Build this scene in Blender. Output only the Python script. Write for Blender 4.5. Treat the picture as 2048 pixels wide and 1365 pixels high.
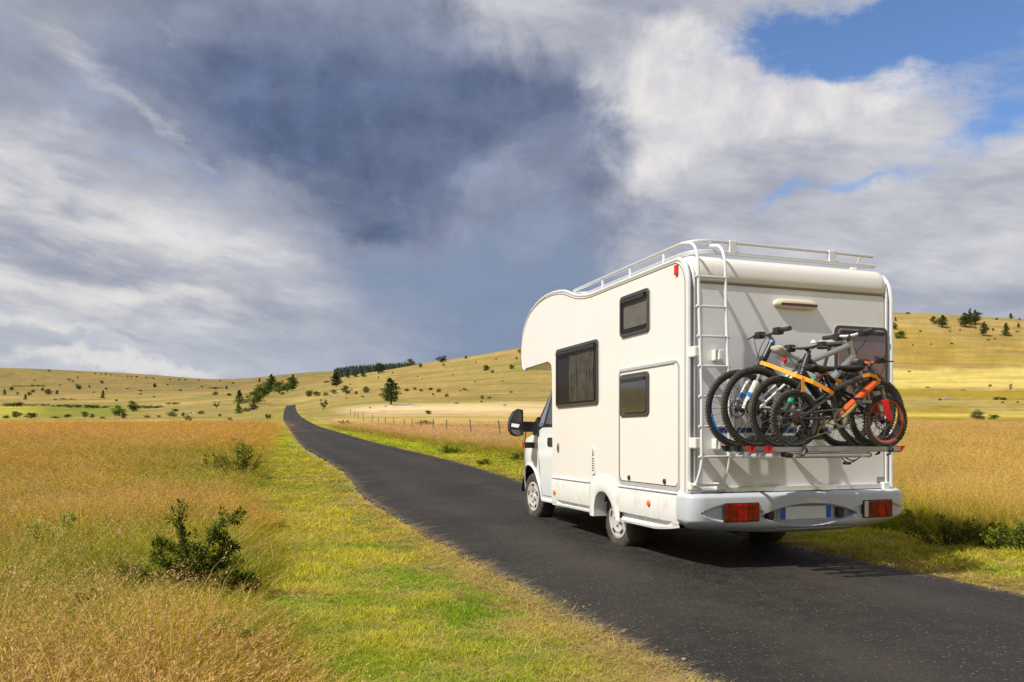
import bpy, bmesh, math, random
import numpy as np
from mathutils import Vector, Matrix, Euler

for o in list(bpy.data.objects):
    bpy.data.objects.remove(o)
scene = bpy.context.scene
COL = scene.collection
PI = math.pi
R = math.radians

# ------------------------------------------------------------------ camera
F, HY, CH = 1566.0, 874.0, 1.21          # focal length and eye level, in pixels of a 2048 wide frame; eye height in metres
cam_d = bpy.data.cameras.new('camera')
cam = bpy.data.objects.new('camera', cam_d)
COL.objects.link(cam)
cam.location = (0, 0, CH)
cam.rotation_euler = (PI / 2, 0, 0)
cam_d.sensor_width = 36.0
cam_d.lens = F / 2048 * 36.0
cam_d.shift_y = (HY - 682.5) / 2048
cam_d.clip_start = 0.05
cam_d.clip_end = 30000
scene.camera = cam

# ------------------------------------------------------------------ light and exposure
SUN_AZ, SUN_EL = R(239.5), R(49.0)       # the sun stands behind the camera, to the left
world = bpy.data.worlds.new('World')
scene.world = world
world.use_nodes = True
try:
    world.cycles.sampling_method = 'NONE'
except Exception:
    pass
sun_d = bpy.data.lights.new('sun', 'SUN')
sun_d.energy = 5.0
sun_d.angle = R(0.53)
sun_d.color = (1.0, 0.945, 0.85)
sun = bpy.data.objects.new('sun', sun_d)
COL.objects.link(sun)
sun.location = (-20, -15, 30)
sdir = Vector((math.sin(SUN_AZ) * math.cos(SUN_EL), math.cos(SUN_AZ) * math.cos(SUN_EL), math.sin(SUN_EL)))
sun.rotation_euler = sdir.to_track_quat('Z', 'Y').to_euler()
scene.view_settings.view_transform = 'Standard'
scene.view_settings.look = 'None'
scene.view_settings.exposure = 0.12
scene.view_settings.gamma = 1.0
scene.view_settings.use_curve_mapping = False
try:
    scene.cycles.max_bounces = 5
    scene.cycles.transparent_max_bounces = 12
    scene.cycles.use_adaptive_sampling = False
    scene.cycles.use_light_tree = False
    scene.cycles.sample_clamp_indirect = 3.0
    scene.cycles.use_denoising = True
    scene.cycles.denoising_prefilter = 'NONE'
except Exception:
    pass


# ------------------------------------------------------------------ node helpers
class NT:
    """a thin wrapper that makes maths in node trees readable"""
    def __init__(self, tree):
        self.t = tree
        self.t.nodes.clear()

    def node(self, kind, **kw):
        n = self.t.nodes.new(kind)
        for k, v in kw.items():
            setattr(n, k, v)
        return n

    def put(self, sock, v):
        if isinstance(v, bpy.types.NodeSocket):
            self.t.links.new(v, sock)
        elif isinstance(v, (tuple, list)) and sock.type == 'RGBA' and len(v) == 3:
            sock.default_value = (*v, 1)
        else:
            sock.default_value = v

    def m(self, op, a, b=None, c=None, clamp=False):
        n = self.node('ShaderNodeMath', operation=op, use_clamp=clamp)
        for i, v in enumerate((a, b, c)):
            if v is not None:
                self.put(n.inputs[i], v)
        return n.outputs[0]

    def vec(self, x, y, z):
        n = self.node('ShaderNodeCombineXYZ')
        for i, v in enumerate((x, y, z)):
            self.put(n.inputs[i], v)
        return n.outputs[0]

    def vm(self, op, a, b):
        n = self.node('ShaderNodeVectorMath', operation=op)
        self.put(n.inputs[0], a)
        if op == 'SCALE':
            self.put(n.inputs['Scale'], b)
        else:
            self.put(n.inputs[1], b)
        return n.outputs[0]

    def noise(self, v, scale, detail=4, rough=0.55, dist=0.0, color=False):
        n = self.node('ShaderNodeTexNoise')
        if v is not None:
            self.put(n.inputs['Vector'], v)
        n.inputs['Scale'].default_value = scale
        n.inputs['Detail'].default_value = detail
        n.inputs['Roughness'].default_value = rough
        n.inputs['Distortion'].default_value = dist
        return n.outputs['Color' if color else 'Fac']

    def ss(self, v, lo, hi, a=0.0, b=1.0):
        n = self.node('ShaderNodeMapRange', interpolation_type='SMOOTHSTEP')
        for i, x in enumerate((v, lo, hi, a, b)):
            self.put(n.inputs[i], x)
        return n.outputs[0]

    def mix(self, f, a, b, blend='MIX'):
        n = self.node('ShaderNodeMix', data_type='RGBA', blend_type=blend)
        self.put(n.inputs[0], f)
        self.put(n.inputs[6], a)
        self.put(n.inputs[7], b)
        return n.outputs[2]


def px_az(px):
    return math.atan((px - 1024) / F)


def px_el(px, py):
    return math.atan((HY - py) / math.hypot(F, px - 1024))

# ------------------------------------------------------------------ sky: daylight with broken storm clouds
def build_sky():
    n = NT(world.node_tree)
    tc = n.node('ShaderNodeTexCoord')
    sep = n.node('ShaderNodeSeparateXYZ')
    n.put(sep.inputs[0], tc.outputs['Generated'])
    X, Y, Z = sep.outputs
    d = tc.outputs['Generated']
    az = n.m('ARCTAN2', X, Y)
    el = n.m('ARCSINE', Z)
    # position on a cloud sheet overhead, flattening towards the horizon
    den = n.m('ADD', n.m('MAXIMUM', Z, 0.0), 0.20)
    sheet = n.vec(n.m('DIVIDE', X, den), n.m('DIVIDE', Y, den), n.m('MULTIPLY', Z, 0.5))
    stretched = n.vec(X, Y, n.m('MULTIPLY', Z, 2.2))
    # streaks fall a little to the right, as the wind draws them
    tilt = n.m('ADD', Z, n.m('MULTIPLY', X, 0.16))
    drawn = n.vec(X, Y, n.m('MULTIPLY', tilt, 3.4))
    wsep = n.node('ShaderNodeSeparateColor')
    n.put(wsep.inputs[0], n.noise(stretched, 3.2, 4, 0.5, color=True))
    fsep = n.node('ShaderNodeSeparateColor')
    n.put(fsep.inputs[0], n.noise(d, 12.0, 6, 0.62, color=True))

    def warp(base, s1, s2, i):
        a = n.m('MULTIPLY', n.m('SUBTRACT', wsep.outputs[i], 0.5), s1)
        b = n.m('MULTIPLY', n.m('SUBTRACT', fsep.outputs[i], 0.5), s2)
        return n.m('ADD', base, n.m('ADD', a, b))
    azw = warp(az, 0.16, 0.09, 0)
    elw = warp(el, 0.10, 0.07, 1)

    def blob(px, py, rx, ry, rot=0.0):
        """a soft patch of sky round one direction"""
        a0, e0 = px_az(px), px_el(px, py)
        da, de = n.m('SUBTRACT', azw, a0), n.m('SUBTRACT', elw, e0)
        c, s = math.cos(rot), math.sin(rot)
        u = n.m('ADD', n.m('MULTIPLY', da, c / rx), n.m('MULTIPLY', de, s / rx))
        v = n.m('ADD', n.m('MULTIPLY', da, -s / ry), n.m('MULTIPLY', de, c / ry))
        return n.m('EXPONENT', n.m('MULTIPLY', n.m('ADD', n.m('MULTIPLY', u, u), n.m('MULTIPLY', v, v)), -1.0))

    def total(bl):
        t = None
        for w, args in bl:
            b = n.m('MULTIPLY', blob(*args), w)
            t = b if t is None else n.m('ADD', t, b)
        return t
    mul, add = lambda a, b: n.m('MULTIPLY', a, b), lambda a, b: n.m('ADD', a, b)
    cen = lambda v, k: n.m('MULTIPLY', n.m('SUBTRACT', v, 0.5), k)

    fbm = n.noise(sheet, 1.5, 9, 0.58, 0.3)
    fine = n.noise(stretched, 7.0, 9, 0.62, 0.3)
    streak = n.noise(drawn, 3.6, 10, 0.60, 0.25)
    streak2 = n.noise(drawn, 9.0, 8, 0.62, 0.25)
    puff = n.noise(d, 8.0, 9, 0.62, 0.25)
    puff2 = n.noise(n.vm('ADD', d, (-0.020, -0.010, 0.022)), 8.0, 9, 0.62, 0.25)
    relief = mul(n.m('SUBTRACT', puff, puff2), 3.0)

    # pale high overcast, drawn out in streaks
    tone = add(mul(fbm, 0.25), add(mul(streak, 0.50), mul(streak2, 0.25)))
    veil = n.mix(n.ss(tone, 0.36, 0.66), SKY['veil_dark'], SKY['veil_light'])
    veil = n.mix(n.ss(tone, 0.55, 0.72, 0, 0.7), veil, SKY['veil_top'])
    veil = n.mix(mul(n.ss(el, 0.19, 0.02), 0.55), veil, SKY['low'])

    # storm mass: soft towards the left, a billowing edge to the right
    rim = n.m('MAXIMUM', mul(n.ss(el, 0.26, 0.12), 0.035), 0.0)
    lift = mul(n.ss(el, 0.35, 0.53), 0.21)
    right = n.ss(add(n.m('SUBTRACT', add(azw, add(cen(puff, 0.34), cen(fbm, 0.15))), rim), lift), px_az(1335), px_az(1110))
    top = n.ss(add(elw, cen(streak, 0.16)), px_el(500, 470), px_el(500, 300))
    left_lo = n.ss(add(add(azw, add(cen(streak, 0.42), cen(puff, 0.25))), mul(n.m('SUBTRACT', el, 0.25), 0.75)), px_az(330), px_az(840))
    left_hi = n.ss(add(azw, add(cen(streak, 0.65), cen(puff, 0.3))), px_az(-650), px_az(300))
    left = n.m('MAXIMUM', left_lo, mul(left_hi, top))
    back = n.ss(n.m('ABSOLUTE', az), 1.6, 1.0)
    sf = mul(mul(right, left), back)
    sf = mul(sf, n.ss(total(SKY['storm_off']), 0.8, 0.1))
    scol = n.mix(n.ss(add(mul(fbm, 0.5), mul(streak, 0.5)), 0.40, 0.62), SKY['storm_dark'], SKY['storm_light'])
    rain = n.ss(add(total(SKY['rain']), cen(fbm, 0.4)), 0.1, 0.9)
    scol = n.mix(mul(rain, 0.9), scol, SKY['rain_col'])
    deep = n.ss(add(total(SKY['deep']), add(cen(streak, 0.8), cen(fine, 0.3))), 0.12, 0.85)
    scol = n.mix(deep, scol, n.mix(n.ss(fine, 0.35, 0.7), SKY['deep_dark'], SKY['deep_light']))
    lobes = n.ss(add(total(SKY['lobes']), cen(puff, 1.0)), 0.30, 0.62)
    scol = n.mix(mul(lobes, 0.42), scol, SKY['lobe_col'])
    body = n.m('ADD', 0.97, mul(relief, 0.32))
    scol = n.mix(n.m('SUBTRACT', 1.0, mul(rain, 0.8)), scol, n.mix(1.0, scol, n.vec(body, body, body), 'MULTIPLY'))
    col = n.mix(sf, veil, scol)

    # sunlit heads
    bf = n.ss(add(total(SKY['bright']), cen(puff, 1.0)), 0.28, 0.80)
    bcol = n.mix(add(relief, 0.62), SKY['head_shade'], SKY['head_light'])
    col = n.mix(mul(mul(bf, 0.85), n.m('SUBTRACT', 1.0, mul(right, 0.9))), col, bcol)
    wl = n.ss(add(total(SKY['white_left']), add(cen(streak2, 1.3), cen(streak, 0.7))), 0.22, 1.0)
    col = n.mix(mul(wl, 0.75), col, SKY['white_col'])
    gl = n.ss(add(total(SKY['grey']), cen(streak2, 0.9)), 0.35, 0.75)
    col = n.mix(mul(gl, 0.65), col, SKY['grey_col'])

    # gaps of open blue sky
    scatter = mul(n.ss(fbm, 0.54, 0.68), n.ss(n.m('ABSOLUTE', az), 0.75, 1.3))   # broken cloud outside the storm
    wisp = add(cen(puff, 1.0), add(cen(streak2, 1.5), cen(fine, 1.0)))
    gf = n.ss(add(add(total(SKY['gap']), scatter), wisp), 0.24, 1.0)

    sky = n.node('ShaderNodeTexSky', sky_type='NISHITA')
    sky.sun_disc = False
    sky.sun_elevation = SUN_EL
    sky.sun_rotation = SUN_AZ
    sky.air_density = 1.0
    sky.dust_density = 0.1
    sky.ozone_density = 3.5
    sky.altitude = 900
    b1 = n.node('ShaderNodeBackground')
    n.put(b1.inputs[0], n.mix(1.0, sky.outputs[0], SKY['blue_grade'], 'MULTIPLY'))
    b1.inputs[1].default_value = SKY['blue_strength']
    b2 = n.node('ShaderNodeBackground')
    n.put(b2.inputs[0], col)
    b2.inputs[1].default_value = 1.0
    mx = n.node('ShaderNodeMixShader')
    n.put(mx.inputs[0], gf)
    n.put(mx.inputs[1], b2.outputs[0])
    n.put(mx.inputs[2], b1.outputs[0])
    out = n.node('ShaderNodeOutputWorld')
    n.put(out.inputs[0], mx.outputs[0])


SKY = dict(
    veil_dark=(0.29, 0.315, 0.40), veil_light=(0.63, 0.63, 0.65), veil_top=(0.70, 0.68, 0.66), low=(0.44, 0.50, 0.58),
    storm_dark=(0.18, 0.215, 0.315), storm_light=(0.29, 0.32, 0.42),
    deep_dark=(0.095, 0.135, 0.235), deep_light=(0.15, 0.19, 0.30), rain_col=(0.215, 0.275, 0.40), lobe_col=(0.33, 0.36, 0.46),
    head_shade=(0.47, 0.47, 0.55), head_light=(0.80, 0.77, 0.745), white_col=(0.74, 0.72, 0.70), grey_col=(0.36, 0.38, 0.46),
    blue_strength=0.135, blue_grade=(0.90, 1.0, 1.12),
    storm_off=[(0.9, (130, 540, 0.18, 0.11)), (0.6, (330, 650, 0.14, 0.06)), (0.4, (40, 330, 0.10, 0.03)), (0.45, (420, 500, 0.10, 0.03, -0.1))],
    deep=[(1.0, (800, 225, 0.18, 0.05, -0.05)), (0.8, (660, 330, 0.16, 0.05)), (0.5, (430, 170, 0.18, 0.04)), (0.75, (1010, 215, 0.08, 0.028)), (0.6, (760, 430, 0.10, 0.04)), (0.45, (1170, 340, 0.035, 0.05)), (0.3, (640, 60, 0.16, 0.03))],
    rain=[(1.2, (1000, 660, 0.22, 0.10)), (1.1, (740, 690, 0.24, 0.085)), (0.5, (1090, 470, 0.07, 0.07)), (0.7, (1200, 700, 0.15, 0.1))],
    lobes=[(0.50, (990, 370, 0.08, 0.05)), (0.5, (1120, 480, 0.07, 0.05)), (0.5, (1080, 60, 0.12, 0.04)), (0.35, (900, 80, 0.1, 0.03))],
    bright=[(0.85, (1310, 200, 0.11, 0.065)), (0.70, (1540, 215, 0.13, 0.045, -0.1)), (0.6, (1760, 180, 0.13, 0.03, 0.1)), (0.55, (1290, 330, 0.05, 0.05)),
            (0.25, (1900, 400, 0.14, 0.05)), (0.45, (1880, 520, 0.12, 0.02, 0.1)), (0.30, (1380, 60, 0.12, 0.05))],
    white_left=[(0.46, (90, 430, 0.18, 0.055)), (0.42, (60, 560, 0.2, 0.04)), (0.34, (300, 640, 0.2, 0.03)), (0.42, (340, 270, 0.10, 0.012, -0.3)), (0.30, (330, 100, 0.10, 0.012, -0.55)), (0.30, (130, 130, 0.10, 0.02, -0.5)), (0.45, (330, 480, 0.14, 0.02, -0.1)), (0.5, (40, 660, 0.05, 0.008)),
                (0.5, (190, 680, 0.06, 0.008)), (0.65, (160, 742, 0.12, 0.010)), (0.65, (340, 738, 0.10, 0.010)), (0.4, (250, 590, 0.10, 0.012))],
    grey=[(0.75, (290, 690, 0.055, 0.010, -0.15)), (0.45, (60, 190, 0.12, 0.035)), (0.4, (250, 380, 0.1, 0.02)), (0.5, (1230, 380, 0.03, 0.04)), (0.45, (1580, 350, 0.10, 0.012)), (0.35, (1960, 550, 0.06, 0.012, -0.6))],
    gap=[(0.84, (1800, 80, 0.14, 0.028, 0.06)), (0.75, (1560, 110, 0.10, 0.026, -0.25)), (0.8, (2000, 70, 0.10, 0.05)), (0.74, (2030, 245, 0.08, 0.024, 0.2)),
         (0.60, (1560, 400, 0.06, 0.014, 0.35)), (0.58, (1720, 380, 0.06, 0.010, 0.1)), (0.45, (2160, 130, 0.12, 0.06)), (0.35, (1640, 30, 0.05, 0.012))],
)
build_sky()

# ------------------------------------------------------------------ materials
MATS = {}


def mat(name, col, rough=0.5, metal=0.0, spec=0.5, coat=0.0, var=0.0, vscale=8.0, bump=0.0, bscale=60.0, dirt=None, trans=0.0, coat_rough=0.05, streaks=None):
    """a principled material with a little procedural variation of its colour and relief"""
    m = bpy.data.materials.new(name)
    m.use_nodes = True
    n = NT(m.node_tree)
    bs = n.node('ShaderNodeBsdfPrincipled')
    out = n.node('ShaderNodeOutputMaterial')
    n.put(out.inputs[0], bs.outputs[0])
    bs.inputs['Roughness'].default_value = rough
    bs.inputs['Metallic'].default_value = metal
    bs.inputs['Specular IOR Level'].default_value = spec
    bs.inputs['Coat Weight'].default_value = coat
    bs.inputs['Coat Roughness'].default_value = coat_rough
    tc = n.node('ShaderNodeTexCoord').outputs['Object']
    c = col
    if var:
        f = n.noise(tc, vscale, 5, 0.6)
        c = n.mix(n.ss(f, 0.3, 0.7), tuple(x * (1 - var) for x in col), tuple(min(1, x * (1 + var)) for x in col))
    if dirt:
        dc, amount, dscale = dirt
        f = n.ss(n.noise(tc, dscale, 6, 0.65), 0.52, 0.75, 0.0, amount)
        c = n.mix(f, c, dc)
    if streaks:                                # rain streaks run straight down
        sc, am = streaks
        f = n.noise(n.vm('MULTIPLY', tc, (1.0, 1.0, 0.06)), 22.0, 4, 0.7)
        g2 = n.noise(tc, 1.3, 3, 0.6)
        c = n.mix(n.m('MULTIPLY', n.ss(f, 0.56, 0.76, 0.0, am), n.ss(g2, 0.35, 0.65)), c, sc)
    n.put(bs.inputs['Base Color'], c)
    if bump:
        b = n.node('ShaderNodeBump')
        b.inputs['Strength'].default_value = bump
        b.inputs['Distance'].default_value = 0.01
        n.put(b.inputs['Height'], n.noise(tc, bscale, 4, 0.6))
        n.put(bs.inputs['Normal'], b.outputs[0])
    MATS[name] = m
    return m


# ------------------------------------------------------------------ mesh building
class MB:
    """collects vertices and faces, then links them as ONE mesh object"""
    def __init__(self):
        self.v, self.f, self.mi = [], [], []

    def add(self, vs, fs, mi=0):
        o = len(self.v)
        self.v.extend([tuple(p) for p in vs])
        self.f.extend([tuple(i + o for i in f) for f in fs])
        self.mi.extend([mi] * len(fs))
        return self

    def box(self, a, b, mi=0, bev=0.0):
        (x0, y0, z0), (x1, y1, z1) = a, b
        x0, x1 = min(x0, x1), max(x0, x1)
        y0, y1 = min(y0, y1), max(y0, y1)
        z0, z1 = min(z0, z1), max(z0, z1)
        if bev <= 0:
            vs = [(x, y, z) for x in (x0, x1) for y in (y0, y1) for z in (z0, z1)]
            return self.add(vs, [(0, 1, 3, 2), (4, 6, 7, 5), (0, 4, 5, 1), (2, 3, 7, 6), (0, 2, 6, 4), (1, 5, 7, 3)], mi)
        bm = bmesh.new()
        bmesh.ops.create_cube(bm, size=1)
        bmesh.ops.scale(bm, verts=bm.verts, vec=(x1 - x0, y1 - y0, z1 - z0))
        bmesh.ops.translate(bm, verts=bm.verts, vec=((x0 + x1) / 2, (y0 + y1) / 2, (z0 + z1) / 2))
        bev = min(bev, 0.45 * min(x1 - x0, y1 - y0, z1 - z0))
        bmesh.ops.bevel(bm, geom=list(bm.edges), offset=bev, segments=2, profile=0.5, affect='EDGES')
        return self.take(bm, mi)

    def take(self, bm, mi=0, M=None):
        bm.verts.index_update()
        vs = [(M @ v.co if M else v.co)[:] for v in bm.verts]
        fs = [[v.index for v in f.verts] for f in bm.faces]
        bm.free()
        return self.add(vs, fs, mi)

    def tube(self, pts, r, n=8, mi=0, cap=True, closed=False):
        pts = [Vector(p) for p in pts]
        k = len(pts)
        rs = r if isinstance(r, (list, tuple)) else [r] * k
        def tan(i):
            if closed:
                t = pts[(i + 1) % k] - pts[i - 1]
            else:
                t = pts[min(i + 1, k - 1)] - pts[max(i - 1, 0)]
            return t.normalized() if t.length > 1e-9 else Vector((0, 0, 1))
        t0 = tan(0)
        up = Vector((0, 0, 1)) if abs(t0.z) < 0.9 else Vector((1, 0, 0))
        nrm = (up - t0 * up.dot(t0)).normalized()
        vs = []
        for i in range(k):
            t = tan(i)
            nrm = nrm - t * nrm.dot(t)
            nrm = nrm.normalized() if nrm.length > 1e-6 else t.orthogonal().normalized()
            bn = t.cross(nrm)
            for j in range(n):
                a = 2 * PI * j / n
                vs.append(pts[i] + (nrm * math.cos(a) + bn * math.sin(a)) * rs[i])
        fs = []
        for i in range(k if closed else k - 1):
            for j in range(n):
                a, b = i * n + j, i * n + (j + 1) % n
                c, d = ((i + 1) % k) * n + (j + 1) % n, ((i + 1) % k) * n + j
                fs.append((a, b, c, d))
        if cap and not closed:
            fs.append(tuple(range(n - 1, -1, -1)))
            fs.append(tuple((k - 1) * n + j for j in range(n)))
        return self.add(vs, fs, mi)

    def lathe(self, prof, n=32, axis='y', c=(0, 0, 0), mi=0):
        """prof: (radius, offset along the axis)"""
        vs = []
        for rr, a in prof:
            for j in range(n):
                t = 2 * PI * j / n
                u, w = rr * math.cos(t), rr * math.sin(t)
                p = {'y': (u, a, w), 'x': (a, u, w), 'z': (u, w, a)}[axis]
                vs.append((p[0] + c[0], p[1] + c[1], p[2] + c[2]))
        fs = []
        for i in range(len(prof) - 1):
            for j in range(n):
                fs.append((i * n + j, i * n + (j + 1) % n, (i + 1) * n + (j + 1) % n, (i + 1) * n + j))
        if prof[0][0] > 1e-6 and False:
            fs.append(tuple(range(n)))
        return self.add(vs, fs, mi)

    def prism(self, poly, fn, d0, d1, mi=0, cham=0.0):
        """extrude a 2-D polygon between two depths; fn(u, v, d) -> xyz; d1 is the visible side"""
        k = len(poly)
        cx = sum(p[0] for p in poly) / k
        cy = sum(p[1] for p in poly) / k
        rings = [(poly, d0)]
        if cham > 0:
            rings.append((poly, d1 - cham))
            w = max(abs(p[0] - cx) for p in poly)
            h = max(abs(p[1] - cy) for p in poly)
            rings.append(([(cx + (u - cx) * (1 - cham / max(w, 1e-6)), cy + (v - cy) * (1 - cham / max(h, 1e-6))) for u, v in poly], d1))
        else:
            rings.append((poly, d1))
        vs = [fn(u, v, d) for pl, d in rings for u, v in pl]
        fs = []
        for i in range(len(rings) - 1):
            for j in range(k):
                fs.append((i * k + j, i * k + (j + 1) % k, (i + 1) * k + (j + 1) % k, (i + 1) * k + j))
        fs.append(tuple(range(k)))
        fs.append(tuple((len(rings) - 1) * k + j for j in range(k)))
        return self.add(vs, fs, mi)

    def ring(self, outer, inner, fn, d0, d1, mi=0):
        """a frame between two outlines with the same number of points"""
        k = len(outer)
        vs = [fn(u, v, d) for pl, d in ((outer, d0), (outer, d1), (inner, d1), (inner, d0)) for u, v in pl]
        fs = []
        for i in range(3):
            for j in range(k):
                fs.append((i * k + j, i * k + (j + 1) % k, (i + 1) * k + (j + 1) % k, (i + 1) * k + j))
        return self.add(vs, fs, mi)

    def build(self, name, mats, parent=None, smooth=False, angle=35, fix=True):
        me = bpy.data.meshes.new(name)
        me.from_pydata(self.v, [], self.f)
        for m_ in (mats if isinstance(mats, (list, tuple)) else [mats]):
            me.materials.append(m_)
        if any(self.mi):
            me.polygons.foreach_set('material_index', self.mi)
        if fix:
            bm = bmesh.new()
            bm.from_mesh(me)
            bmesh.ops.recalc_face_normals(bm, faces=bm.faces)
            bm.to_mesh(me)
            bm.free()
        if smooth:
            me.polygons.foreach_set('use_smooth', [True] * len(me.polygons))
            try:
                me.set_sharp_from_angle(angle=R(angle))
            except Exception:
                pass
        me.update()
        o = bpy.data.objects.new(name, me)
        COL.objects.link(o)
        if parent:
            o.parent = parent
        return o


def rrect(u0, v0, u1, v1, r, n=5):
    pts = []
    for cx, cy, a0 in ((u1 - r, v1 - r, 0), (u0 + r, v1 - r, 90), (u0 + r, v0 + r, 180), (u1 - r, v0 + r, 270)):
        for i in range(n + 1):
            a = R(a0 + 90 * i / n)
            pts.append((cx + r * math.cos(a), cy + r * math.sin(a)))
    return pts


def tag(o, label=None, cat=None, group=None, kind=None):
    if label: o['label'] = label
    if cat: o['category'] = cat
    if group: o['group'] = group
    if kind: o['kind'] = kind
    return o


def thing(name, label, cat, loc=(0, 0, 0), rotz=0.0, group=None):
    o = bpy.data.objects.new(name, None)
    COL.objects.link(o)
    o.location = loc
    o.rotation_euler = (0, 0, rotz)
    o.empty_display_size = 0.2
    return tag(o, label, cat, group)


def joint(name, parent, loc=(0, 0, 0)):
    """an Empty below a thing that gathers the pieces of one part"""
    o = bpy.data.objects.new(name, None)
    COL.objects.link(o)
    o.parent = parent
    o.location = loc
    o.empty_display_size = 0.1
    return o


def dup(o, parent=None):
    c = o.copy()
    COL.objects.link(c)
    c.parent = parent
    for ch in list(o.children):
        dup(ch, c)
    return c


def bez(p0, p1, p2, n=8):
    p0, p1, p2 = Vector(p0), Vector(p1), Vector(p2)
    return [p0 * (1 - t) ** 2 + p1 * 2 * t * (1 - t) + p2 * t * t for t in [i / n for i in range(n + 1)]]


def fillet(pts, r, n=4):
    """round the corners of a polyline"""
    pts = [Vector(p) for p in pts]
    out = [pts[0]]
    for i in range(1, len(pts) - 1):
        a, b, c = pts[i - 1], pts[i], pts[i + 1]
        k = min(r, (a - b).length * 0.48, (c - b).length * 0.48)
        out += bez(b + (a - b).normalized() * k, b, b + (c - b).normalized() * k, n)
    out.append(pts[-1])
    return out

# ------------------------------------------------------------------ terrain
rs = np.random.RandomState(7)


def pchip(x, xs, ys):
    """monotone cubic interpolation; ys may carry a trailing axis"""
    xs = np.asarray(xs, float); ys = np.asarray(ys, float)
    h = np.diff(xs); d = np.diff(ys, axis=0) / h.reshape(-1, *([1] * (ys.ndim - 1)))
    m = np.zeros_like(ys)
    m[0], m[-1] = d[0], d[-1]
    for i in range(1, len(xs) - 1):
        w1, w2 = 2 * h[i] + h[i - 1], h[i] + 2 * h[i - 1]
        ok = d[i - 1] * d[i] > 0
        with np.errstate(divide='ignore', invalid='ignore'):
            v = (w1 + w2) / (w1 / d[i - 1] + w2 / d[i])
        m[i] = np.where(ok, v, 0.0)
    i = np.clip(np.searchsorted(xs, x, side='right') - 1, 0, len(xs) - 2)
    t = np.clip((x - xs[i]) / h[i], 0, 1)
    return xs, h, m, i, t


def pchip_eval(x, xs, ys):
    xs2, h, m, i, t = pchip(np.asarray(x, float), xs, ys)
    ys = np.asarray(ys, float)
    sh = (-1,) + (1,) * (ys.ndim - 1)
    t = t.reshape(sh); hi = h[i].reshape(sh)
    return ((2 * t ** 3 - 3 * t ** 2 + 1) * ys[i] + (t ** 3 - 2 * t ** 2 + t) * hi * m[i] + (-2 * t ** 3 + 3 * t ** 2) * ys[i + 1] + (t ** 3 - t ** 2) * hi * m[i + 1])


# the lie of the land: ground height along sight azimuths (as columns of the frame) at a few distances
TPX = [-900, 0, 250, 450, 520, 580, 640, 700, 780, 850, 950, 1043, 1200, 1400, 1600, 1790, 1900, 2048, 2900]
TCON = {   # distance: rows at which that ground appears
    135: [850, 850, 850, 850, 846, 842, 838, 833, 832, 832, 832, 833, 838, 842, 846, 850, 850, 850, 850],
    200: [839, 839, 838, 836, 830, 829, 824, 815, 812, 811, 811, 811, 815, 822, 828, 832, 832, 832, 832],
    300: [832, 828, 824, 820, 816, 815, 803, 794, 790, 785, 782, 778, 782, 786, 787, 787, 787, 787, 787],
    430: [812, 810, 810, 801, 796, 794, 784, 774, 766, 758, 750, 742, 735, 735, 737, 740, 739, 738, 738],
    600: [796, 795, 795, 788, 783, 780, 768, 752, 739, 727, 712, 696, 668, 645, 630, 627, 631, 640, 650],
    900: [770, 772, 775, 777, 772, 768, 761, 757, 750, 744, 728, 712, 690, 670, 655, 652, 655, 662, 670],
    1300: [734, 738, 748, 760, 757, 750, 745, 743, 740, 738, 730, 722, 710, 695, 680, 675, 676, 682, 690],
    2000: [770, 775, 780, 785, 785, 780, 775, 770, 765, 760, 750, 745, 730, 715, 705, 700, 700, 705, 715],
    5200: [858, 858, 858, 858, 858, 857, 857, 857, 857, 857, 857, 857, 857, 857, 857, 857, 857, 857, 857]}
NEAR = [(0.3, 0), (8.0, 0.0), (11.0, 0.04), (14, 0.09), (19, 0.27), (33, 0.72), (49.5, 1.13), (90, 2.25)]
_Y = [y for y, z in NEAR] + list(TCON)
_Z = [[z] * len(TPX) for y, z in NEAR] + [[CH + (HY - p) * y / F for p in TCON[y]] for y in TCON]
_Y, _Z = np.array(_Y, float), np.array(_Z, float)      # distance x column
_fx = np.arange(-900, 2901, 20.0)
_Zf = pchip_eval(_fx, np.array(TPX, float), _Z.T).T    # denser columns
for _ in range(2):
    k_ = _Zf.copy(); k_[:, 1:-1] = (_Zf[:, :-2] + 2 * _Zf[:, 1:-1] + _Zf[:, 2:]) / 4; _Zf = k_
_LY = np.log(_Y)


def col_dist(x, y):
    """column of the frame and depth for any ground point; behind the camera the land simply goes on"""
    x = np.asarray(x, float); y = np.asarray(y, float)
    r = np.hypot(x, y) + 1e-9
    th = np.arctan2(x, y)
    lim = math.radians(48)
    inside = np.abs(th) < lim
    thc = np.clip(th, -lim, lim)
    px = 1024 + F * np.tan(thc)
    D = np.where(inside, r * np.cos(thc), r * math.cos(lim))
    return px, np.maximum(D, 0.31)


def ground(x, y):
    px, D = col_dist(x, y)
    px = np.atleast_1d(np.clip(px, -899, 2899)); D = np.atleast_1d(np.clip(D, 0.31, 5199))
    ci = (px + 900) / 20
    c0 = np.clip(ci.astype(int), 0, len(_fx) - 2); ft = ci - c0
    ly = np.log(D)
    out = np.zeros_like(D)
    # evaluate the monotone curve for both neighbouring columns
    i = np.clip(np.searchsorted(_LY, ly, side='right') - 1, 0, len(_LY) - 2)
    h = np.diff(_LY)
    for c, w in ((c0, 1 - ft), (c0 + 1, ft)):
        t = (ly - _LY[i]) / h[i]
        m0, m1 = _MZ[i, c], _MZ[i + 1, c]
        z = ((2 * t ** 3 - 3 * t ** 2 + 1) * _Zf[i, c] + (t ** 3 - 2 * t ** 2 + t) * h[i] * m0 + (-2 * t ** 3 + 3 * t ** 2) * _Zf[i + 1, c] + (t ** 3 - t ** 2) * h[i] * m1)
        out += z * w
    return out


_MZ = pchip(_LY, _LY, _Zf)[2]


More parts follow.
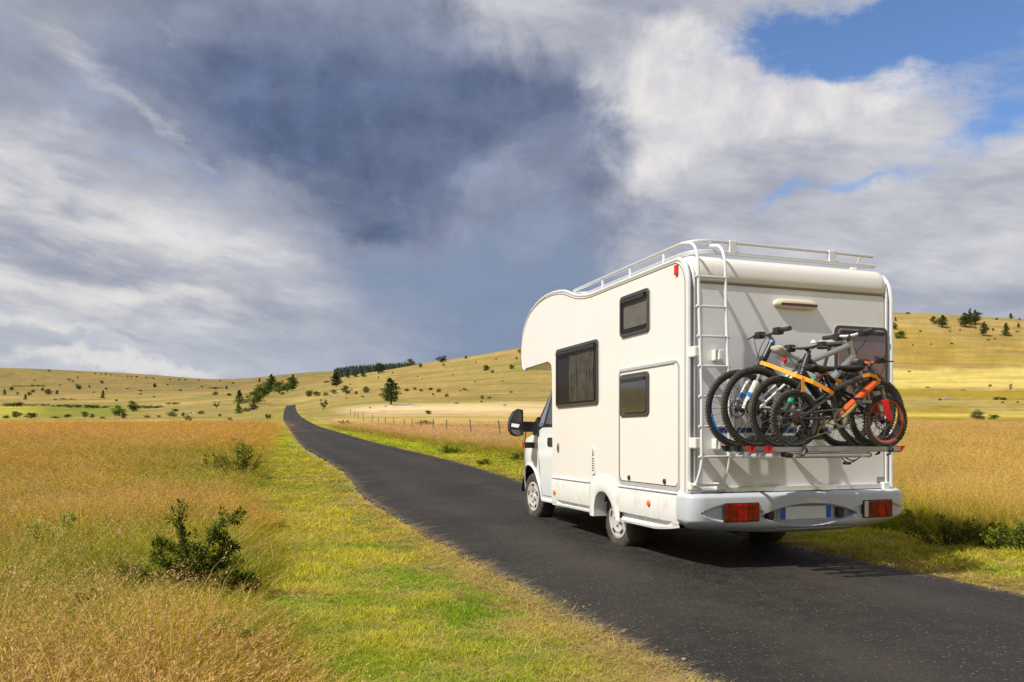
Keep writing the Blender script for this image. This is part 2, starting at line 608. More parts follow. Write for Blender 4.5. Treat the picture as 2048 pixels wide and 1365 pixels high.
def gz(x, y):
    return float(ground(np.array([x]), np.array([y]))[0])


def on_ground(px, py, lo=2.0, hi=1500.0):
    """the first ground point that appears at a given column and row"""
    Y = np.exp(np.linspace(math.log(lo), math.log(hi), 1500))
    X = (px - 1024) / F * Y
    z = ground(X, Y)
    row = HY - (z - CH) * F / Y
    i = np.argmax(row <= py)
    if row[i] > py:
        i = int(np.argmin(row))
    return float(X[i]), float(Y[i]), float(z[i])


VX, VY = 1.529, 6.84                      # rear left corner of the motorhome on the ground
VS, VC = 545 / math.hypot(545, F), F / math.hypot(545, F)
VROT = math.atan2(VS, VC)


def lat(x, y):
    """distance to the right of the camera, across the road's direction"""
    return x * VC + y * VS


# road centre line (x, y); one lane about 3.5 m wide
ROAD = [(7.4, -9.6), (6.4, -6.6), (4.75, -1.95), (3.35, 2.0), (2.35, 5.0), (1.0, 8.9), (0.05, 11.6), (-0.95, 14.5), (-2.3, 19.3), (-6.95, 33), (-11.95, 49.5), (-21.6, 82),
        (-37.6, 135), (-49.3, 175), (-68, 240), (-84, 297), (-88.5, 314)]
ROAD_HW = 1.76


def poly_resample(pts, step):
    P = np.array(pts, float)
    seg = np.hypot(*np.diff(P, axis=0).T)
    s = np.concatenate([[0], np.cumsum(seg)])
    return s, P


_rs_, _rp_ = poly_resample(ROAD, 1)
_rd = np.unique(np.concatenate([np.arange(0, 60, 0.12), np.arange(60, 160, 0.6), np.arange(160, _rs_[-1], 3.0)]))
RC = pchip_eval(_rd, _rs_, _rp_)
for _ in range(3):
    q_ = RC.copy(); q_[1:-1] = (RC[:-2] + 2 * RC[1:-1] + RC[2:]) / 4; RC = q_
RT = np.gradient(RC, axis=0); RT /= np.hypot(*RT.T)[:, None]
RN = np.stack([RT[:, 1], -RT[:, 0]], 1)    # to the right


def road_off(x, y):
    """signed distance from the road's centre line, right positive"""
    x = np.asarray(x, float).ravel(); y = np.asarray(y, float).ravel()
    out = np.full(len(x), 1e3)
    sub = np.arange(0, len(RC), 4)
    for a in range(0, len(x), 20000):
        xx, yy = x[a:a + 20000, None], y[a:a + 20000, None]
        d2 = (xx - RC[sub, 0]) ** 2 + (yy - RC[sub, 1]) ** 2
        k = sub[np.argmin(d2, axis=1)]
        dx, dy = x[a:a + 20000] - RC[k, 0], y[a:a + 20000] - RC[k, 1]
        o = dx * RN[k, 0] + dy * RN[k, 1]
        dist = np.sqrt(d2.min(axis=1))
        out[a:a + 20000] = np.where(o >= 0, 1, -1) * np.maximum(np.abs(o), dist * 0.97)
    return out


def fnoise(x, y, s, seed=0, octv=4):
    """cheap value noise in numpy, about -1..1"""
    out = np.zeros_like(np.asarray(x, float)); amp, tot = 1.0, 0.0
    for o in range(octv):
        f = s * 2 ** o
        xi, yi = np.asarray(x) * f + 17.3 * o + seed * 3.1, np.asarray(y) * f - 9.7 * o + seed * 7.7
        x0, y0 = np.floor(xi), np.floor(yi)
        tx, ty = xi - x0, yi - y0
        tx, ty = tx * tx * (3 - 2 * tx), ty * ty * (3 - 2 * ty)
        def hsh(a, b):
            v = np.sin(a * 127.1 + b * 311.7 + seed * 74.7) * 43758.5453
            return (v - np.floor(v)) * 2 - 1
        v = (hsh(x0, y0) * (1 - tx) + hsh(x0 + 1, y0) * tx) * (1 - ty) + (hsh(x0, y0 + 1) * (1 - tx) + hsh(x0 + 1, y0 + 1) * tx) * ty
        out += v * amp; tot += amp; amp *= 0.5
    return out / tot * 1.6


C_ = lambda *a: np.array(a, float)
SOIL, STRAW, VERGE = C_(.20, .145, .03), C_(.42, .285, .085), C_(.27, .245, .02)
PALE, HILL, HILLG, WHEAT, GREEN, OCHRE = C_(.52, .375, .18), C_(.312, .216, .070), C_(.225, .185, .055), C_(.52, .39, .11), C_(.19, .185, .028), C_(.29, .20, .022)


def ground_colour(x, y):
    """what grows where: crops, mown verges, pasture"""
    px, D = col_dist(x, y)
    off = road_off(x, y)
    n1 = fnoise(x, y, 0.02, 1); n2 = fnoise(x, y, 0.11, 2); n3 = fnoise(x, y, 0.6, 3)
    c = np.tile(HILL, (len(x), 1))
    def lay(mask, col, soft=None):
        w = np.clip(mask, 0, 1)[:, None]
        nonlocal c
        c = c * (1 - w) + col * w
    sm = lambda v, a, b: np.clip((v - a) / (b - a), 0, 1) ** 2 * (3 - 2 * np.clip((v - a) / (b - a), 0, 1))
    # greener sweeps over the pasture
    lay(sm(n1 + 0.5 * fnoise(x / 3, y, 0.02, 5), 0.0, 0.8) * 0.8, HILLG)
    far_left = sm(D, 560, 800) * sm(-px, -760, -600)
    n4 = fnoise(x * 0.5, y, 0.045, 8); n5 = fnoise(x * 0.6, y, 0.013, 9)
    lay(sm(n4, 0.1, 0.7) * 0.55, C_(.40, .29, .10))
    lay(sm(n5 - 0.4 * n4, 0.15, 0.7) * 0.55, C_(.22, .185, .045))
    lay(far_left * 0.75, C_(.215, .15, .05))
    lay(far_left * sm(n2 + n1, 0.0, 0.9) * 0.6, C_(.13, .115, .045))
    # green field in the valley on the left
    lay(sm(D, 215, 235) * sm(-D, -425, -405) * sm(-px + 40 * n1, -330, -190), GREEN)
    lay(sm(D, 205, 225) * sm(-D, -425, -395) * sm(-px, -110, -20), C_(.34, .30, .045))
    # right: wheat band with darker pasture before it
    rt = sm(px, 1480, 1560)
    lay(rt * sm(D, 115, 140) * sm(-D + 14 * n1, -330, -318), OCHRE)
    lay(rt * sm(D, 150, 190) * sm(-D, -300, -260) * sm(n1 + n2 * .6, -0.1, 0.5) * 0.8, C_(.33, .245, .09))
    lay(rt * sm(D + 8 * n2, 322, 332) * sm(-D, -434, -428), WHEAT)
    lay(rt * sm(D + 6 * n1, 190, 196) * sm(-D + 6 * n1, -222, -210) * sm(px, 1600, 1700), C_(.45, .34, .07))
    lay(rt * sm(D, 436, 450) * sm(-D + 60 * n1, -560, -500) * 0.6, C_(.30, .195, .03))
    # middle: pale mown hay below the hill
    md = sm(px, 640, 760) * sm(-px, -1500, -1400) * sm(off, 8, 10)
    lay(md * sm(D, 60, 90) * sm(-D - 10 * n1, -235, -205), PALE)
    lay(md * sm(D + 12 * n1, 150, 170) * sm(-D, -215, -190) * 0.6, C_(.56, .42, .24))
    # near fields and verges
    near = sm(-D, -140, -120)
    lay(near * sm(-off, 3.2, 4.2), SOIL)
    lay(near * sm(off, 4.0, 5.5), SOIL * 1.25)
    lay(near * sm(off, 4.6, 6) * sm(D, 30, 60), STRAW)
    lay(near * sm(-off, 3.2, 4.2) * sm(D, 25, 60), C_(.33, .19, .065))
    vw = (np.abs(off) < np.where(off < 0, 3.75, 3.6) + 0.3 * n3).astype(float) * sm(-D, -400, -330)
    lay(vw, VERGE * (1 + 0.25 * n3[:, None]))
    lay(vw * sm(n2 + n3 * 0.7, 0.1, 0.9) * 0.6, C_(.33, .25, .075))
    lay((np.abs(off) < 2.05 + 0.15 * n3) * sm(-D, -400, -330), C_(.32, .25, .12))
    c *= (1 + 0.10 * n2 + 0.08 * n3)[:, None]
    return np.clip(c, 0.01, 1)


def set_colours(me, name, cols):
    a = me.color_attributes.new(name, 'FLOAT_COLOR', 'POINT')
    full = np.ones((len(cols), 4), np.float32); full[:, :3] = cols
    a.data.foreach_set('color', full.ravel())


def build_terrain():
    thin = np.radians(np.concatenate([np.linspace(-180, -41, 70, endpoint=False), np.linspace(-41, 41, 620, endpoint=False), np.linspace(41, 180, 70, endpoint=False)]))
    rad = np.concatenate([[0.0], np.exp(np.linspace(math.log(0.8), math.log(5200), 250))])
    T, Rr = np.meshgrid(thin, rad)
    x, y = (Rr * np.sin(T)).ravel(), (Rr * np.cos(T)).ravel()
    z = ground(x, y)
    px, D = col_dist(x, y)
    rough = fnoise(x, y, 0.012, 11) * np.clip((D - 120) / 200, 0, 1) * 0.5 * np.clip((np.abs(road_off(x, y)) - 6) / 25, 0, 1) + fnoise(x, y, 0.35, 12) * 0.02 * np.clip((np.abs(road_off(x, y)) - 2.2) / 1.0, 0, 1)
    z = z + rough
    nt, nr = len(thin), len(rad)
    i, j = np.meshgrid(np.arange(nr - 1), np.arange(nt), indexing='ij')
    a = i * nt + j; b = i * nt + (j + 1) % nt; c = (i + 1) * nt + (j + 1) % nt; d = (i + 1) * nt + j
    faces = np.stack([a, d, c, b], -1).reshape(-1, 4)
    me = bpy.data.meshes.new('ground')
    me.vertices.add(len(x)); me.vertices.foreach_set('co', np.stack([x, y, z], 1).astype(np.float32).ravel())
    me.loops.add(faces.size); me.loops.foreach_set('vertex_index', faces.astype(np.int32).ravel())
    me.polygons.add(len(faces)); me.polygons.foreach_set('loop_start', np.arange(0, faces.size, 4, dtype=np.int32))
    me.polygons.foreach_set('use_smooth', np.ones(len(faces), bool))
    me.update(calc_edges=True); me.validate()
    set_colours(me, 'crop', ground_colour(x, y))
    m = bpy.data.materials.new('ground'); m.use_nodes = True
    n = NT(m.node_tree)
    bs = n.node('ShaderNodeBsdfPrincipled'); bs.inputs['Roughness'].default_value = 1.0; bs.inputs['Specular IOR Level'].default_value = 0.1
    at = n.node('ShaderNodeAttribute', attribute_name='crop')
    pos = n.node('ShaderNodeNewGeometry').outputs['Position']
    col = at.outputs['Color']
    # grass texture at several sizes, drawn out across the slope
    s1 = n.noise(n.vm('MULTIPLY', pos, (0.25, 1.0, 1.0)), 0.10, 8, 0.65)
    s2 = n.noise(n.vm('MULTIPLY', pos, (0.5, 1.0, 1.6)), 0.9, 6, 0.7)
    s3 = n.noise(pos, 9.0, 5, 0.7)
    k = n.m('ADD', n.m('MULTIPLY', n.m('SUBTRACT', s1, 0.5), 1.3), n.m('ADD', n.m('MULTIPLY', n.m('SUBTRACT', s2, 0.5), 0.9), n.m('MULTIPLY', n.m('SUBTRACT', s3, 0.5), 0.5)))
    k = n.m('ADD', 1.0, k)
    col = n.mix(1.0, col, n.vec(k, k, k), 'MULTIPLY')
    tuss = n.m('MULTIPLY', n.ss(n.noise(n.vm('MULTIPLY', pos, (0.6, 1.0, 1.0)), 0.42, 6, 0.75), 0.56, 0.70), n.ss(n.noise(pos, 0.02, 3, 0.5), 0.35, 0.6))
    col = n.mix(n.m('MULTIPLY', tuss, 0.40), col, (0.13, 0.10, 0.03))
    hue = n.ss(n.noise(n.vm('MULTIPLY', pos, (0.3, 1.0, 1.0)), 0.05, 7, 0.7), 0.45, 0.70)
    col = n.mix(n.m('MULTIPLY', hue, 0.45), col, n.mix(1.0, col, (0.72, 0.92, 0.62), 'MULTIPLY'))
    n.put(bs.inputs['Base Color'], col)
    bp = n.node('ShaderNodeBump'); bp.inputs['Strength'].default_value = 0.7; bp.inputs['Distance'].default_value = 0.25
    n.put(bp.inputs['Height'], n.m('ADD', s2, n.m('MULTIPLY', s1, 2.0)))
    n.put(bs.inputs['Normal'], bp.outputs[0])
    out = n.node('ShaderNodeOutputMaterial'); n.put(out.inputs[0], bs.outputs[0])
    me.materials.append(m)
    o = bpy.data.objects.new('ground', me); COL.objects.link(o)
    tag(o, kind='structure')


build_terrain()


def build_road():
    k = len(RC)
    cross = np.array([-1.0, -0.97, -0.8, -0.4, 0.0, 0.4, 0.8, 0.97, 1.0])
    s = _rd
    jl = 0.05 * fnoise(s, s * 0, 0.9, 21, 5) + 0.05 * fnoise(s, s * 0, 6.0, 23, 3)
    jr = 0.05 * fnoise(s, s * 0, 0.9, 22, 5) + 0.05 * fnoise(s, s * 0, 6.0, 24, 3)
    far = np.clip((s - 14) / 60, 0, 1)
    V = np.zeros((k, len(cross), 3))
    for i, c in enumerate(cross):
        hw = ROAD_HW + (jl if c < 0 else jr) * (1 if abs(c) > 0.9 else 0.3) * (1 - 0.5 * far)
        P = RC + RN * (c * hw)[:, None]
        V[:, i, :2] = P
        V[:, i, 2] = ground(P[:, 0], P[:, 1]) + 0.006 + 0.04 * (1 - abs(c)) ** 0.7 + 0.16 * far
    vs = V.reshape(-1, 3)
    w = len(cross)
    i, j = np.meshgrid(np.arange(k - 1), np.arange(w - 1), indexing='ij')
    a = i * w + j
    fs = np.stack([a, a + 1, a + w + 1, a + w], -1).reshape(-1, 4)
    me = bpy.data.meshes.new('road')
    me.from_pydata(vs.tolist(), [], fs.tolist())
    me.polygons.foreach_set('use_smooth', [True] * len(fs))
    edge = np.tile(1 - np.abs(cross), k)
    set_colours(me, 'edge', np.stack([edge] * 3, 1))
    m = bpy.data.materials.new('asphalt'); m.use_nodes = True
    n = NT(m.node_tree)
    bs = n.node('ShaderNodeBsdfPrincipled'); bs.inputs['Specular IOR Level'].default_value = 0.22
    pos = n.node('ShaderNodeNewGeometry').outputs['Position']
    big = n.noise(pos, 0.55, 5, 0.6)
    mid = n.noise(pos, 6.0, 5, 0.65)
    vo = n.node('ShaderNodeTexVoronoi'); vo.inputs['Scale'].default_value = 75.0
    n.put(vo.inputs['Vector'], pos)
    vsep = n.node('ShaderNodeSeparateColor'); n.put(vsep.inputs[0], vo.outputs['Color'])
    chip = n.m('MULTIPLY', n.ss(vsep.outputs[0], 0.72, 0.92), n.ss(vo.outputs['Distance'], 0.62, 0.30))
    bright = n.m('MULTIPLY', n.ss(vsep.outputs[1], 0.970, 0.985), n.ss(vo.outputs['Distance'], 0.6, 0.35))
    tone = n.m('ADD', n.m('MULTIPLY', big, 0.5), n.m('MULTIPLY', mid, 0.5))
    col = n.mix(n.ss(tone, 0.35, 0.65), (0.017, 0.0145, 0.0125), (0.034, 0.029, 0.0245))
    col = n.mix(n.m('MULTIPLY', chip, 0.65), col, (0.095, 0.078, 0.066))
    col = n.mix(n.m('MULTIPLY', bright, 0.6), col, (0.24, 0.20, 0.165))
    ed = n.node('ShaderNodeAttribute', attribute_name='edge').outputs['Fac']
    track = n.m('MULTIPLY', n.ss(n.m('ABSOLUTE', n.m('SUBTRACT', ed, 0.55)), 0.30, 0.0), n.ss(n.noise(pos, 0.8, 4, 0.6), 0.3, 0.7))
    col = n.mix(n.m('MULTIPLY', track, 0.50), col, (0.055, 0.047, 0.040))
    patch = n.ss(n.noise(pos, 0.35, 3, 0.5, 0.6), 0.60, 0.66)
    col = n.mix(n.m('MULTIPLY', patch, 0.45), col, (0.020, 0.017, 0.015))
    dust = n.m('MULTIPLY', n.ss(ed, 0.12, 0.0), n.ss(n.noise(pos, 7.0, 6, 0.75), 0.42, 0.62))
    col = n.mix(n.m('MULTIPLY', dust, 0.75), col, (0.17, 0.135, 0.09))
    n.put(bs.inputs['Base Color'], col)
    n.put(bs.inputs['Roughness'], n.ss(mid, 0.3, 0.7, 0.62, 0.85))
    bp = n.node('ShaderNodeBump'); bp.inputs['Strength'].default_value = 0.9; bp.inputs['Distance'].default_value = 0.006
    n.put(bp.inputs['Height'], n.m('ADD', vo.outputs['Distance'], n.m('MULTIPLY', mid, 1.0)))
    n.put(bs.inputs['Normal'], bp.outputs[0])
    out = n.node('ShaderNodeOutputMaterial'); n.put(out.inputs[0], bs.outputs[0])
    me.materials.append(m); me.update()
    o = bpy.data.objects.new('road', me); COL.objects.link(o)
    tag(o, kind='structure')


build_road()

# ------------------------------------------------------------------ the motorhome
# local frame: x across from the left side (0) to the right side (W), y forward from the rear wall, z up
W = 2.27
gelcoat = mat('cream_gelcoat', (0.77, 0.745, 0.70), 0.28, coat=0.4, var=0.012, vscale=2.0, dirt=((0.60, 0.55, 0.46), 0.05, 3.0), streaks=((0.50, 0.45, 0.36), 0.22))
rearpaint = mat('rear_gelcoat', (0.80, 0.80, 0.81), 0.30, coat=0.3, var=0.02, vscale=3.0, dirt=((0.45, 0.41, 0.34), 0.16, 3.2), streaks=((0.48, 0.45, 0.39), 0.30))
skirtpaint = mat('white_skirt_plastic', (0.74, 0.735, 0.70), 0.35, coat=0.2, var=0.02, vscale=4.0, dirt=((0.40, 0.36, 0.28), 0.45, 5.0), streaks=((0.36, 0.32, 0.25), 0.35))
cabpaint = mat('cab_white_paint', (0.76, 0.79, 0.80), 0.22, coat=0.6, var=0.01, dirt=((0.5, 0.48, 0.42), 0.12, 4.0))
bumperpaint = mat('bumper_plastic', (0.50, 0.53, 0.57), 0.33, coat=0.25, var=0.02, vscale=4.0, dirt=((0.36, 0.34, 0.31), 0.22, 4.0))
alu = mat('brushed_aluminium', (0.70, 0.71, 0.73), 0.36, metal=0.55, var=0.05, vscale=20)
alupaint = mat('white_coated_tube', (0.74, 0.75, 0.77), 0.3, coat=0.3, var=0.03, vscale=10)
trimw = mat('white_trim', (0.74, 0.75, 0.77), 0.35, metal=0.15, coat=0.2, var=0.04, vscale=15)
rubber = mat('black_rubber', (0.025, 0.025, 0.026), 0.6, var=0.2, vscale=10)
blackp = mat('black_plastic', (0.022, 0.022, 0.024), 0.45, var=0.15, vscale=14)
shade = mat('shadow_gap', (0.012, 0.012, 0.012), 0.9)
under = mat('underbody', (0.018, 0.017, 0.016), 0.8, var=0.3, vscale=6)
tyrem = mat('dusty_tyre', (0.055, 0.048, 0.040), 0.8, var=0.25, vscale=9, bump=0.4, bscale=90, dirt=((0.17, 0.14, 0.10), 0.6, 6))
rimm = mat('wheel_trim', (0.60, 0.58, 0.54), 0.35, metal=0.25, var=0.06, dirt=((0.25, 0.21, 0.16), 0.35, 7))
glass_d = mat('smoked_acrylic', (0.030, 0.028, 0.027), 0.06, spec=0.6, coat=0.7, coat_rough=0.03, var=0.2, vscale=1.5)
glass_m = mat('plum_acrylic', (0.20, 0.135, 0.145), 0.07, spec=0.6, coat=0.6, var=0.12, vscale=2)
framem = mat('window_frame_plastic', (0.045, 0.040, 0.040), 0.35, var=0.1, coat=0.3)
framew = mat('window_seal_grey', (0.42, 0.41, 0.40), 0.4)
curtain_m = mat('curtain_cloth', (0.17, 0.155, 0.125), 0.9, var=0.3, vscale=7)
blind_m = mat('blind_cloth', (0.36, 0.36, 0.36), 0.9, var=0.1, vscale=5)
orange_l = mat('orange_lens', (0.85, 0.17, 0.005), 0.3, coat=0.3)
red_l = mat('red_lens', (0.20, 0.0025, 0.002), 0.25, spec=0.25, coat=0.25, var=0.6, vscale=16)
red_l2 = mat('bright_red_lens', (0.34, 0.004, 0.004), 0.25, spec=0.25, coat=0.25, var=0.5, vscale=20)
red_d = mat('red_plastic', (0.62, 0.025, 0.02), 0.35, coat=0.2)
clear_l = mat('clear_lens', (0.55, 0.55, 0.56), 0.15, coat=0.6)
maroon = mat('brake_lens', (0.10, 0.012, 0.012), 0.2, coat=0.5)
blue_p = mat('blue_print', (0.006, 0.09, 0.45), 0.4)
bluedeep = mat('blue_stripe', (0.012, 0.035, 0.16), 0.4)
greenp = mat('green_stripe', (0.012, 0.10, 0.045), 0.4)
plate_m = mat('plate_grey', (0.68, 0.70, 0.70), 0.45, var=0.04)
badge_m = mat('grey_badge', (0.18, 0.18, 0.175), 0.5)
mirror_m = mat('mirror_glass', (0.85, 0.87, 0.90), 0.02, metal=1.0)
cream_lamp = mat('cream_lamp_housing', (0.70, 0.62, 0.47), 0.4, var=0.05)


def acrylic(name, tint, clear):
    """tinted acrylic: partly see-through, glossy"""
    m = bpy.data.materials.new(name); m.use_nodes = True
    n = NT(m.node_tree)
    tr = n.node('ShaderNodeBsdfTransparent'); n.put(tr.inputs[0], tuple(min(1, t) for t in clear))
    pb = n.node('ShaderNodeBsdfPrincipled'); n.put(pb.inputs['Base Color'], tint); pb.inputs['Roughness'].default_value = 0.05
    fr = n.node('ShaderNodeFresnel'); fr.inputs[0].default_value = 1.5
    mx = n.node('ShaderNodeMixShader')
    bf = n.node('ShaderNodeNewGeometry').outputs['Backfacing']
    n.put(mx.inputs[0], n.m('MULTIPLY', n.m('ADD', fr.outputs[0], 0.14, clamp=True), n.m('SUBTRACT', 1.0, bf))); n.put(mx.inputs[1], tr.outputs[0]); n.put(mx.inputs[2], pb.outputs[0])
    out = n.node('ShaderNodeOutputMaterial'); n.put(out.inputs[0], mx.outputs[0])
    return m


acr = acrylic('see_through_acrylic', (0.016, 0.016, 0.016), (0.86, 0.85, 0.82))

van = thing('motorhome', 'white overcab motorhome with roof ladder and bikes on its rear, driving away', 'motorhome', (VX, VY, 0), VROT)
sideP = lambda u, v, d: (-d, u, v)        # on the left wall, d outwards
rearP = lambda u, v, d: (u, -d, v)        # on the rear wall, d outwards

ROOF = [(0.0, 2.57), (0.012, 2.645), (0.045, 2.71), (0.095, 2.762), (0.158, 2.79), (0.362, 2.79), (0.82, 2.79), (1.449, 2.79), (1.748, 2.788), (1.956, 2.788), (2.112, 2.798), (2.277, 2.823), (2.418, 2.853),
        (2.52, 2.886), (2.639, 2.926), (2.746, 2.957), (2.902, 2.984), (3.113, 3.002), (3.332, 3.002), (3.526, 2.983), (3.708, 2.947), (3.858, 2.897), (3.992, 2.829), (4.10, 2.742), (4.17, 2.649), (4.221, 2.551), (4.243, 2.45), (4.243, 2.311), (4.215, 2.184), (4.16, 2.135), (4.10, 2.127)]
FRONT = [(3.27, 2.165), (3.18, 2.155), (3.135, 2.11), (3.129, 2.0), (3.129, 0.69)]
PROFILE = [(0.0, 0.69)] + ROOF + FRONT


def body():
    bm = bmesh.new()
    rows = []
    for x in (0.0, W):
        rows.append([bm.verts.new((x, y, z)) for y, z in PROFILE])
    k = len(PROFILE)
    for i in range(k):
        j = (i + 1) % k
        f = bm.faces.new((rows[0][i], rows[0][j], rows[1][j], rows[1][i]))
        f.material_index = 1 if i in (0,) else 0
    bm.faces.new(rows[0]); bm.faces.new(rows[1][::-1])
    bm.edges.ensure_lookup_table()
    per = [e for e in bm.edges if abs(e.verts[0].co.x - e.verts[1].co.x) < 1e-6]
    bmesh.ops.bevel(bm, geom=per, offset=0.018, segments=2, profile=0.5, affect='EDGES')
    bmesh.ops.triangulate(bm, faces=[f for f in bm.faces if len(f.verts) > 4])
    mi = [f.material_index for f in bm.faces]
    b = MB(); b.take(bm); b.mi = mi
    bo = b.build('body', [gelcoat, rearpaint], van, smooth=True, angle=30)
    for pl in bo.data.polygons:
        if abs(pl.normal.x) > 0.995 or abs(pl.normal.y) > 0.999: pl.use_smooth = False
    # aluminium edge trims round both sides and their dark seals
    path = [(0.0, 0.72)] + ROOF
    for x0, sgn in ((0.0, 1), (W, -1)):
        t = MB()
        t.tube([(x0 + sgn * 0.012, y - 0.006 * (1 if z < 2.6 else 0), z + 0.006 * (1 if z > 2.6 else 0)) for y, z in path], 0.021, 8)
        t.build('edge_trim', trimw, van, smooth=True)
        t = MB()
        t.tube([(x0 + sgn * 0.048, y - 0.002, z) for y, z in path[:6]], 0.0045, 6)
        t.tube([(x0 - sgn * 0.001, y + 0.030, z - (0.022 if z > 2.6 else 0)) for y, z in path], 0.005, 6)
        t.build('edge_seal', mat('trim_seal', (0.22, 0.20, 0.18), 0.6) if 'trim_seal' not in MATS else MATS['trim_seal'], van, smooth=True)
        t = MB()
        t.tube([(x0 + sgn * 0.088, y - 0.001, z) for y, z in path[:6]], 0.005, 6)
        t.build('edge_seal', MATS['trim_seal'], van, smooth=True)
        t = MB()
        t.tube([(x0 + sgn * 0.068, y - 0.003, z) for y, z in path[:6]], 0.015, 8)
        t.build('edge_trim', trimw, van, smooth=True)
    # rounded roof cap along the rear
    prof = [(0.02, 2.580), (-0.006, 2.582), (-0.014, 2.592), (-0.018, 2.65), (-0.012, 2.71), (0.006, 2.765), (0.05, 2.81), (0.16, 2.832), (0.40, 2.84), (0.40, 2.80)]
    c = MB()
    xs = [0.088, 0.10, 0.14, 0.5, 1.2, 2.0, W - 0.14, W - 0.10, W - 0.088]
    ins = [0.85, 0.95, 1.0, 1.0, 1.0, 1.0, 1.0, 0.95, 0.85]
    vs = [(x, 0.05 + (y - 0.05) * s, 2.7 + (z - 2.7) * s) for x, s in zip(xs, ins) for y, z in prof]
    p = len(prof)
    fs = [(i * p + j, i * p + (j + 1) % p, (i + 1) * p + (j + 1) % p, (i + 1) * p + j) for i in range(len(xs) - 1) for j in range(p)]
    fs += [tuple(range(p)), tuple((len(xs) - 1) * p + j for j in range(p))]
    c.add(vs, fs)
    c.build('roof_cap', gelcoat, van, smooth=True, angle=50)
    t = MB(); t.tube([(0.09, -0.001, 2.572), (W - 0.09, -0.001, 2.572)], 0.010, 8)
    t.build('cap_seal', MATS['trim_seal'], van, smooth=True)
    # white bulge of the overcab roof and the roof between the trims
    r = MB()
    pts = [(y, z + 0.02) for y, z in ROOF[6:27]]
    vs, nn = [], 7
    for y, z in pts:
        for q in range(nn):
            f = q / (nn - 1)
            vs.append((0.05 + (W - 0.10) * f, y, z - 0.02 + 0.045 * math.sin(PI * f) ** 0.4 if 0 < q < nn - 1 else z - 0.03))
    fs = [(i * nn + j, i * nn + j + 1, (i + 1) * nn + j + 1, (i + 1) * nn + j) for i in range(len(pts) - 1) for j in range(nn - 1)]
    r.add(vs, fs)
    r.build('roof', skirtpaint, van, smooth=True)


body()


def window(fn, u0, v0, u1, v1, kind, name='window', glass=None, top_bar=True, bow=0.03):
    fr = MB()
    fr.ring(rrect(u0, v0, u1, v1, 0.05), rrect(u0 + 0.03, v0 + 0.03, u1 - 0.03, v1 - 0.03, 0.035), fn, 0.001, 0.022)
    w = fr.build(name, framem, van, smooth=True)
    g = MB()
    g.ring(rrect(u0 - 0.007, v0 - 0.007, u1 + 0.007, v1 + 0.007, 0.055), rrect(u0 + 0.001, v0 + 0.001, u1 - 0.001, v1 - 0.001, 0.05), fn, 0.001, 0.008)
    g.build('seal', framew, w, smooth=True)
    p = MB()
    p.prism(rrect(u0 + 0.026, v0 + 0.026, u1 - 0.026, v1 - 0.026, 0.04), fn, 0.020, bow, cham=0.008)
    p.build('pane', glass or glass_d, w, smooth=True, angle=20)
    if top_bar:
        b = MB(); b.prism(rrect(u0 + 0.05, v1 - 0.075, u1 - 0.05, v1 - 0.045, 0.006, 2), fn, bow, bow + 0.012)
        b.build('hinge_bar', blackp, w)
    return w


# bunk window, with a pale blind close behind the pane
def glazed(fn, u0, v0, u1, v1, kind):
    w = window(fn, u0, v0, u1, v1, kind, glass=acr, bow=0.034)
    bk = MB(); bk.prism(rrect(u0 + 0.03, v0 + 0.03, u1 - 0.03, v1 - 0.03, 0.03), fn, 0.0015, 0.004)  # dark sheet laid on the wall, its colour standing in for the unlit interior
    bk.build('dark_backing', mat('dark_interior', (0.035, 0.032, 0.03), 0.8) if 'dark_interior' not in MATS else MATS['dark_interior'], w)
    if kind == 'blind':
        b = MB(); b.prism(rrect(u0 + 0.05, v0 + 0.075, u1 - 0.07, v1 - 0.085, 0.02), fn, 0.006, 0.010)
        b.build('blind', blind_m, w)
    else:
        for a, e in ((0.34, 0.90),):
            c = MB()
            n_ = 60
            vs = []
            for i in range(n_):
                t = i / (n_ - 1)
                u = u0 + (u1 - u0) * (1 - (a + (e - a) * t))
                d = 0.0105 + 0.0042 * math.sin(i * 1.15 + 0.8 * math.sin(i * .31)) + 0.0015 * math.sin(i * 0.43)
                pinch = 0.35 * math.sin(t * PI)
                vs += [fn(u, v0 + 0.05, d), fn(u + 0.02 * math.sin(i), (v0 + v1) / 2, d + 0.002), fn(u, v1 - 0.06, d)]
            fs = [(i * 3 + j, i * 3 + j + 1, i * 3 + j + 4, i * 3 + j + 3) for i in range(n_ - 1) for j in range(2)]
            c.add(vs, fs)
            c.build('curtain', curtain_m, w, smooth=True)
    return w


glazed(sideP, 0.652, 2.222, 1.245, 2.632, 'blind')['label'] = 'upper side window with pale blind'
glazed(sideP, 1.778, 1.570, 2.958, 2.275, 'curtain')['label'] = 'large side window with curtains'
window(rearP, 1.585, 1.52, 2.205, 2.255, 'plain', glass=glass_m)['label'] = 'plum tinted rear window'

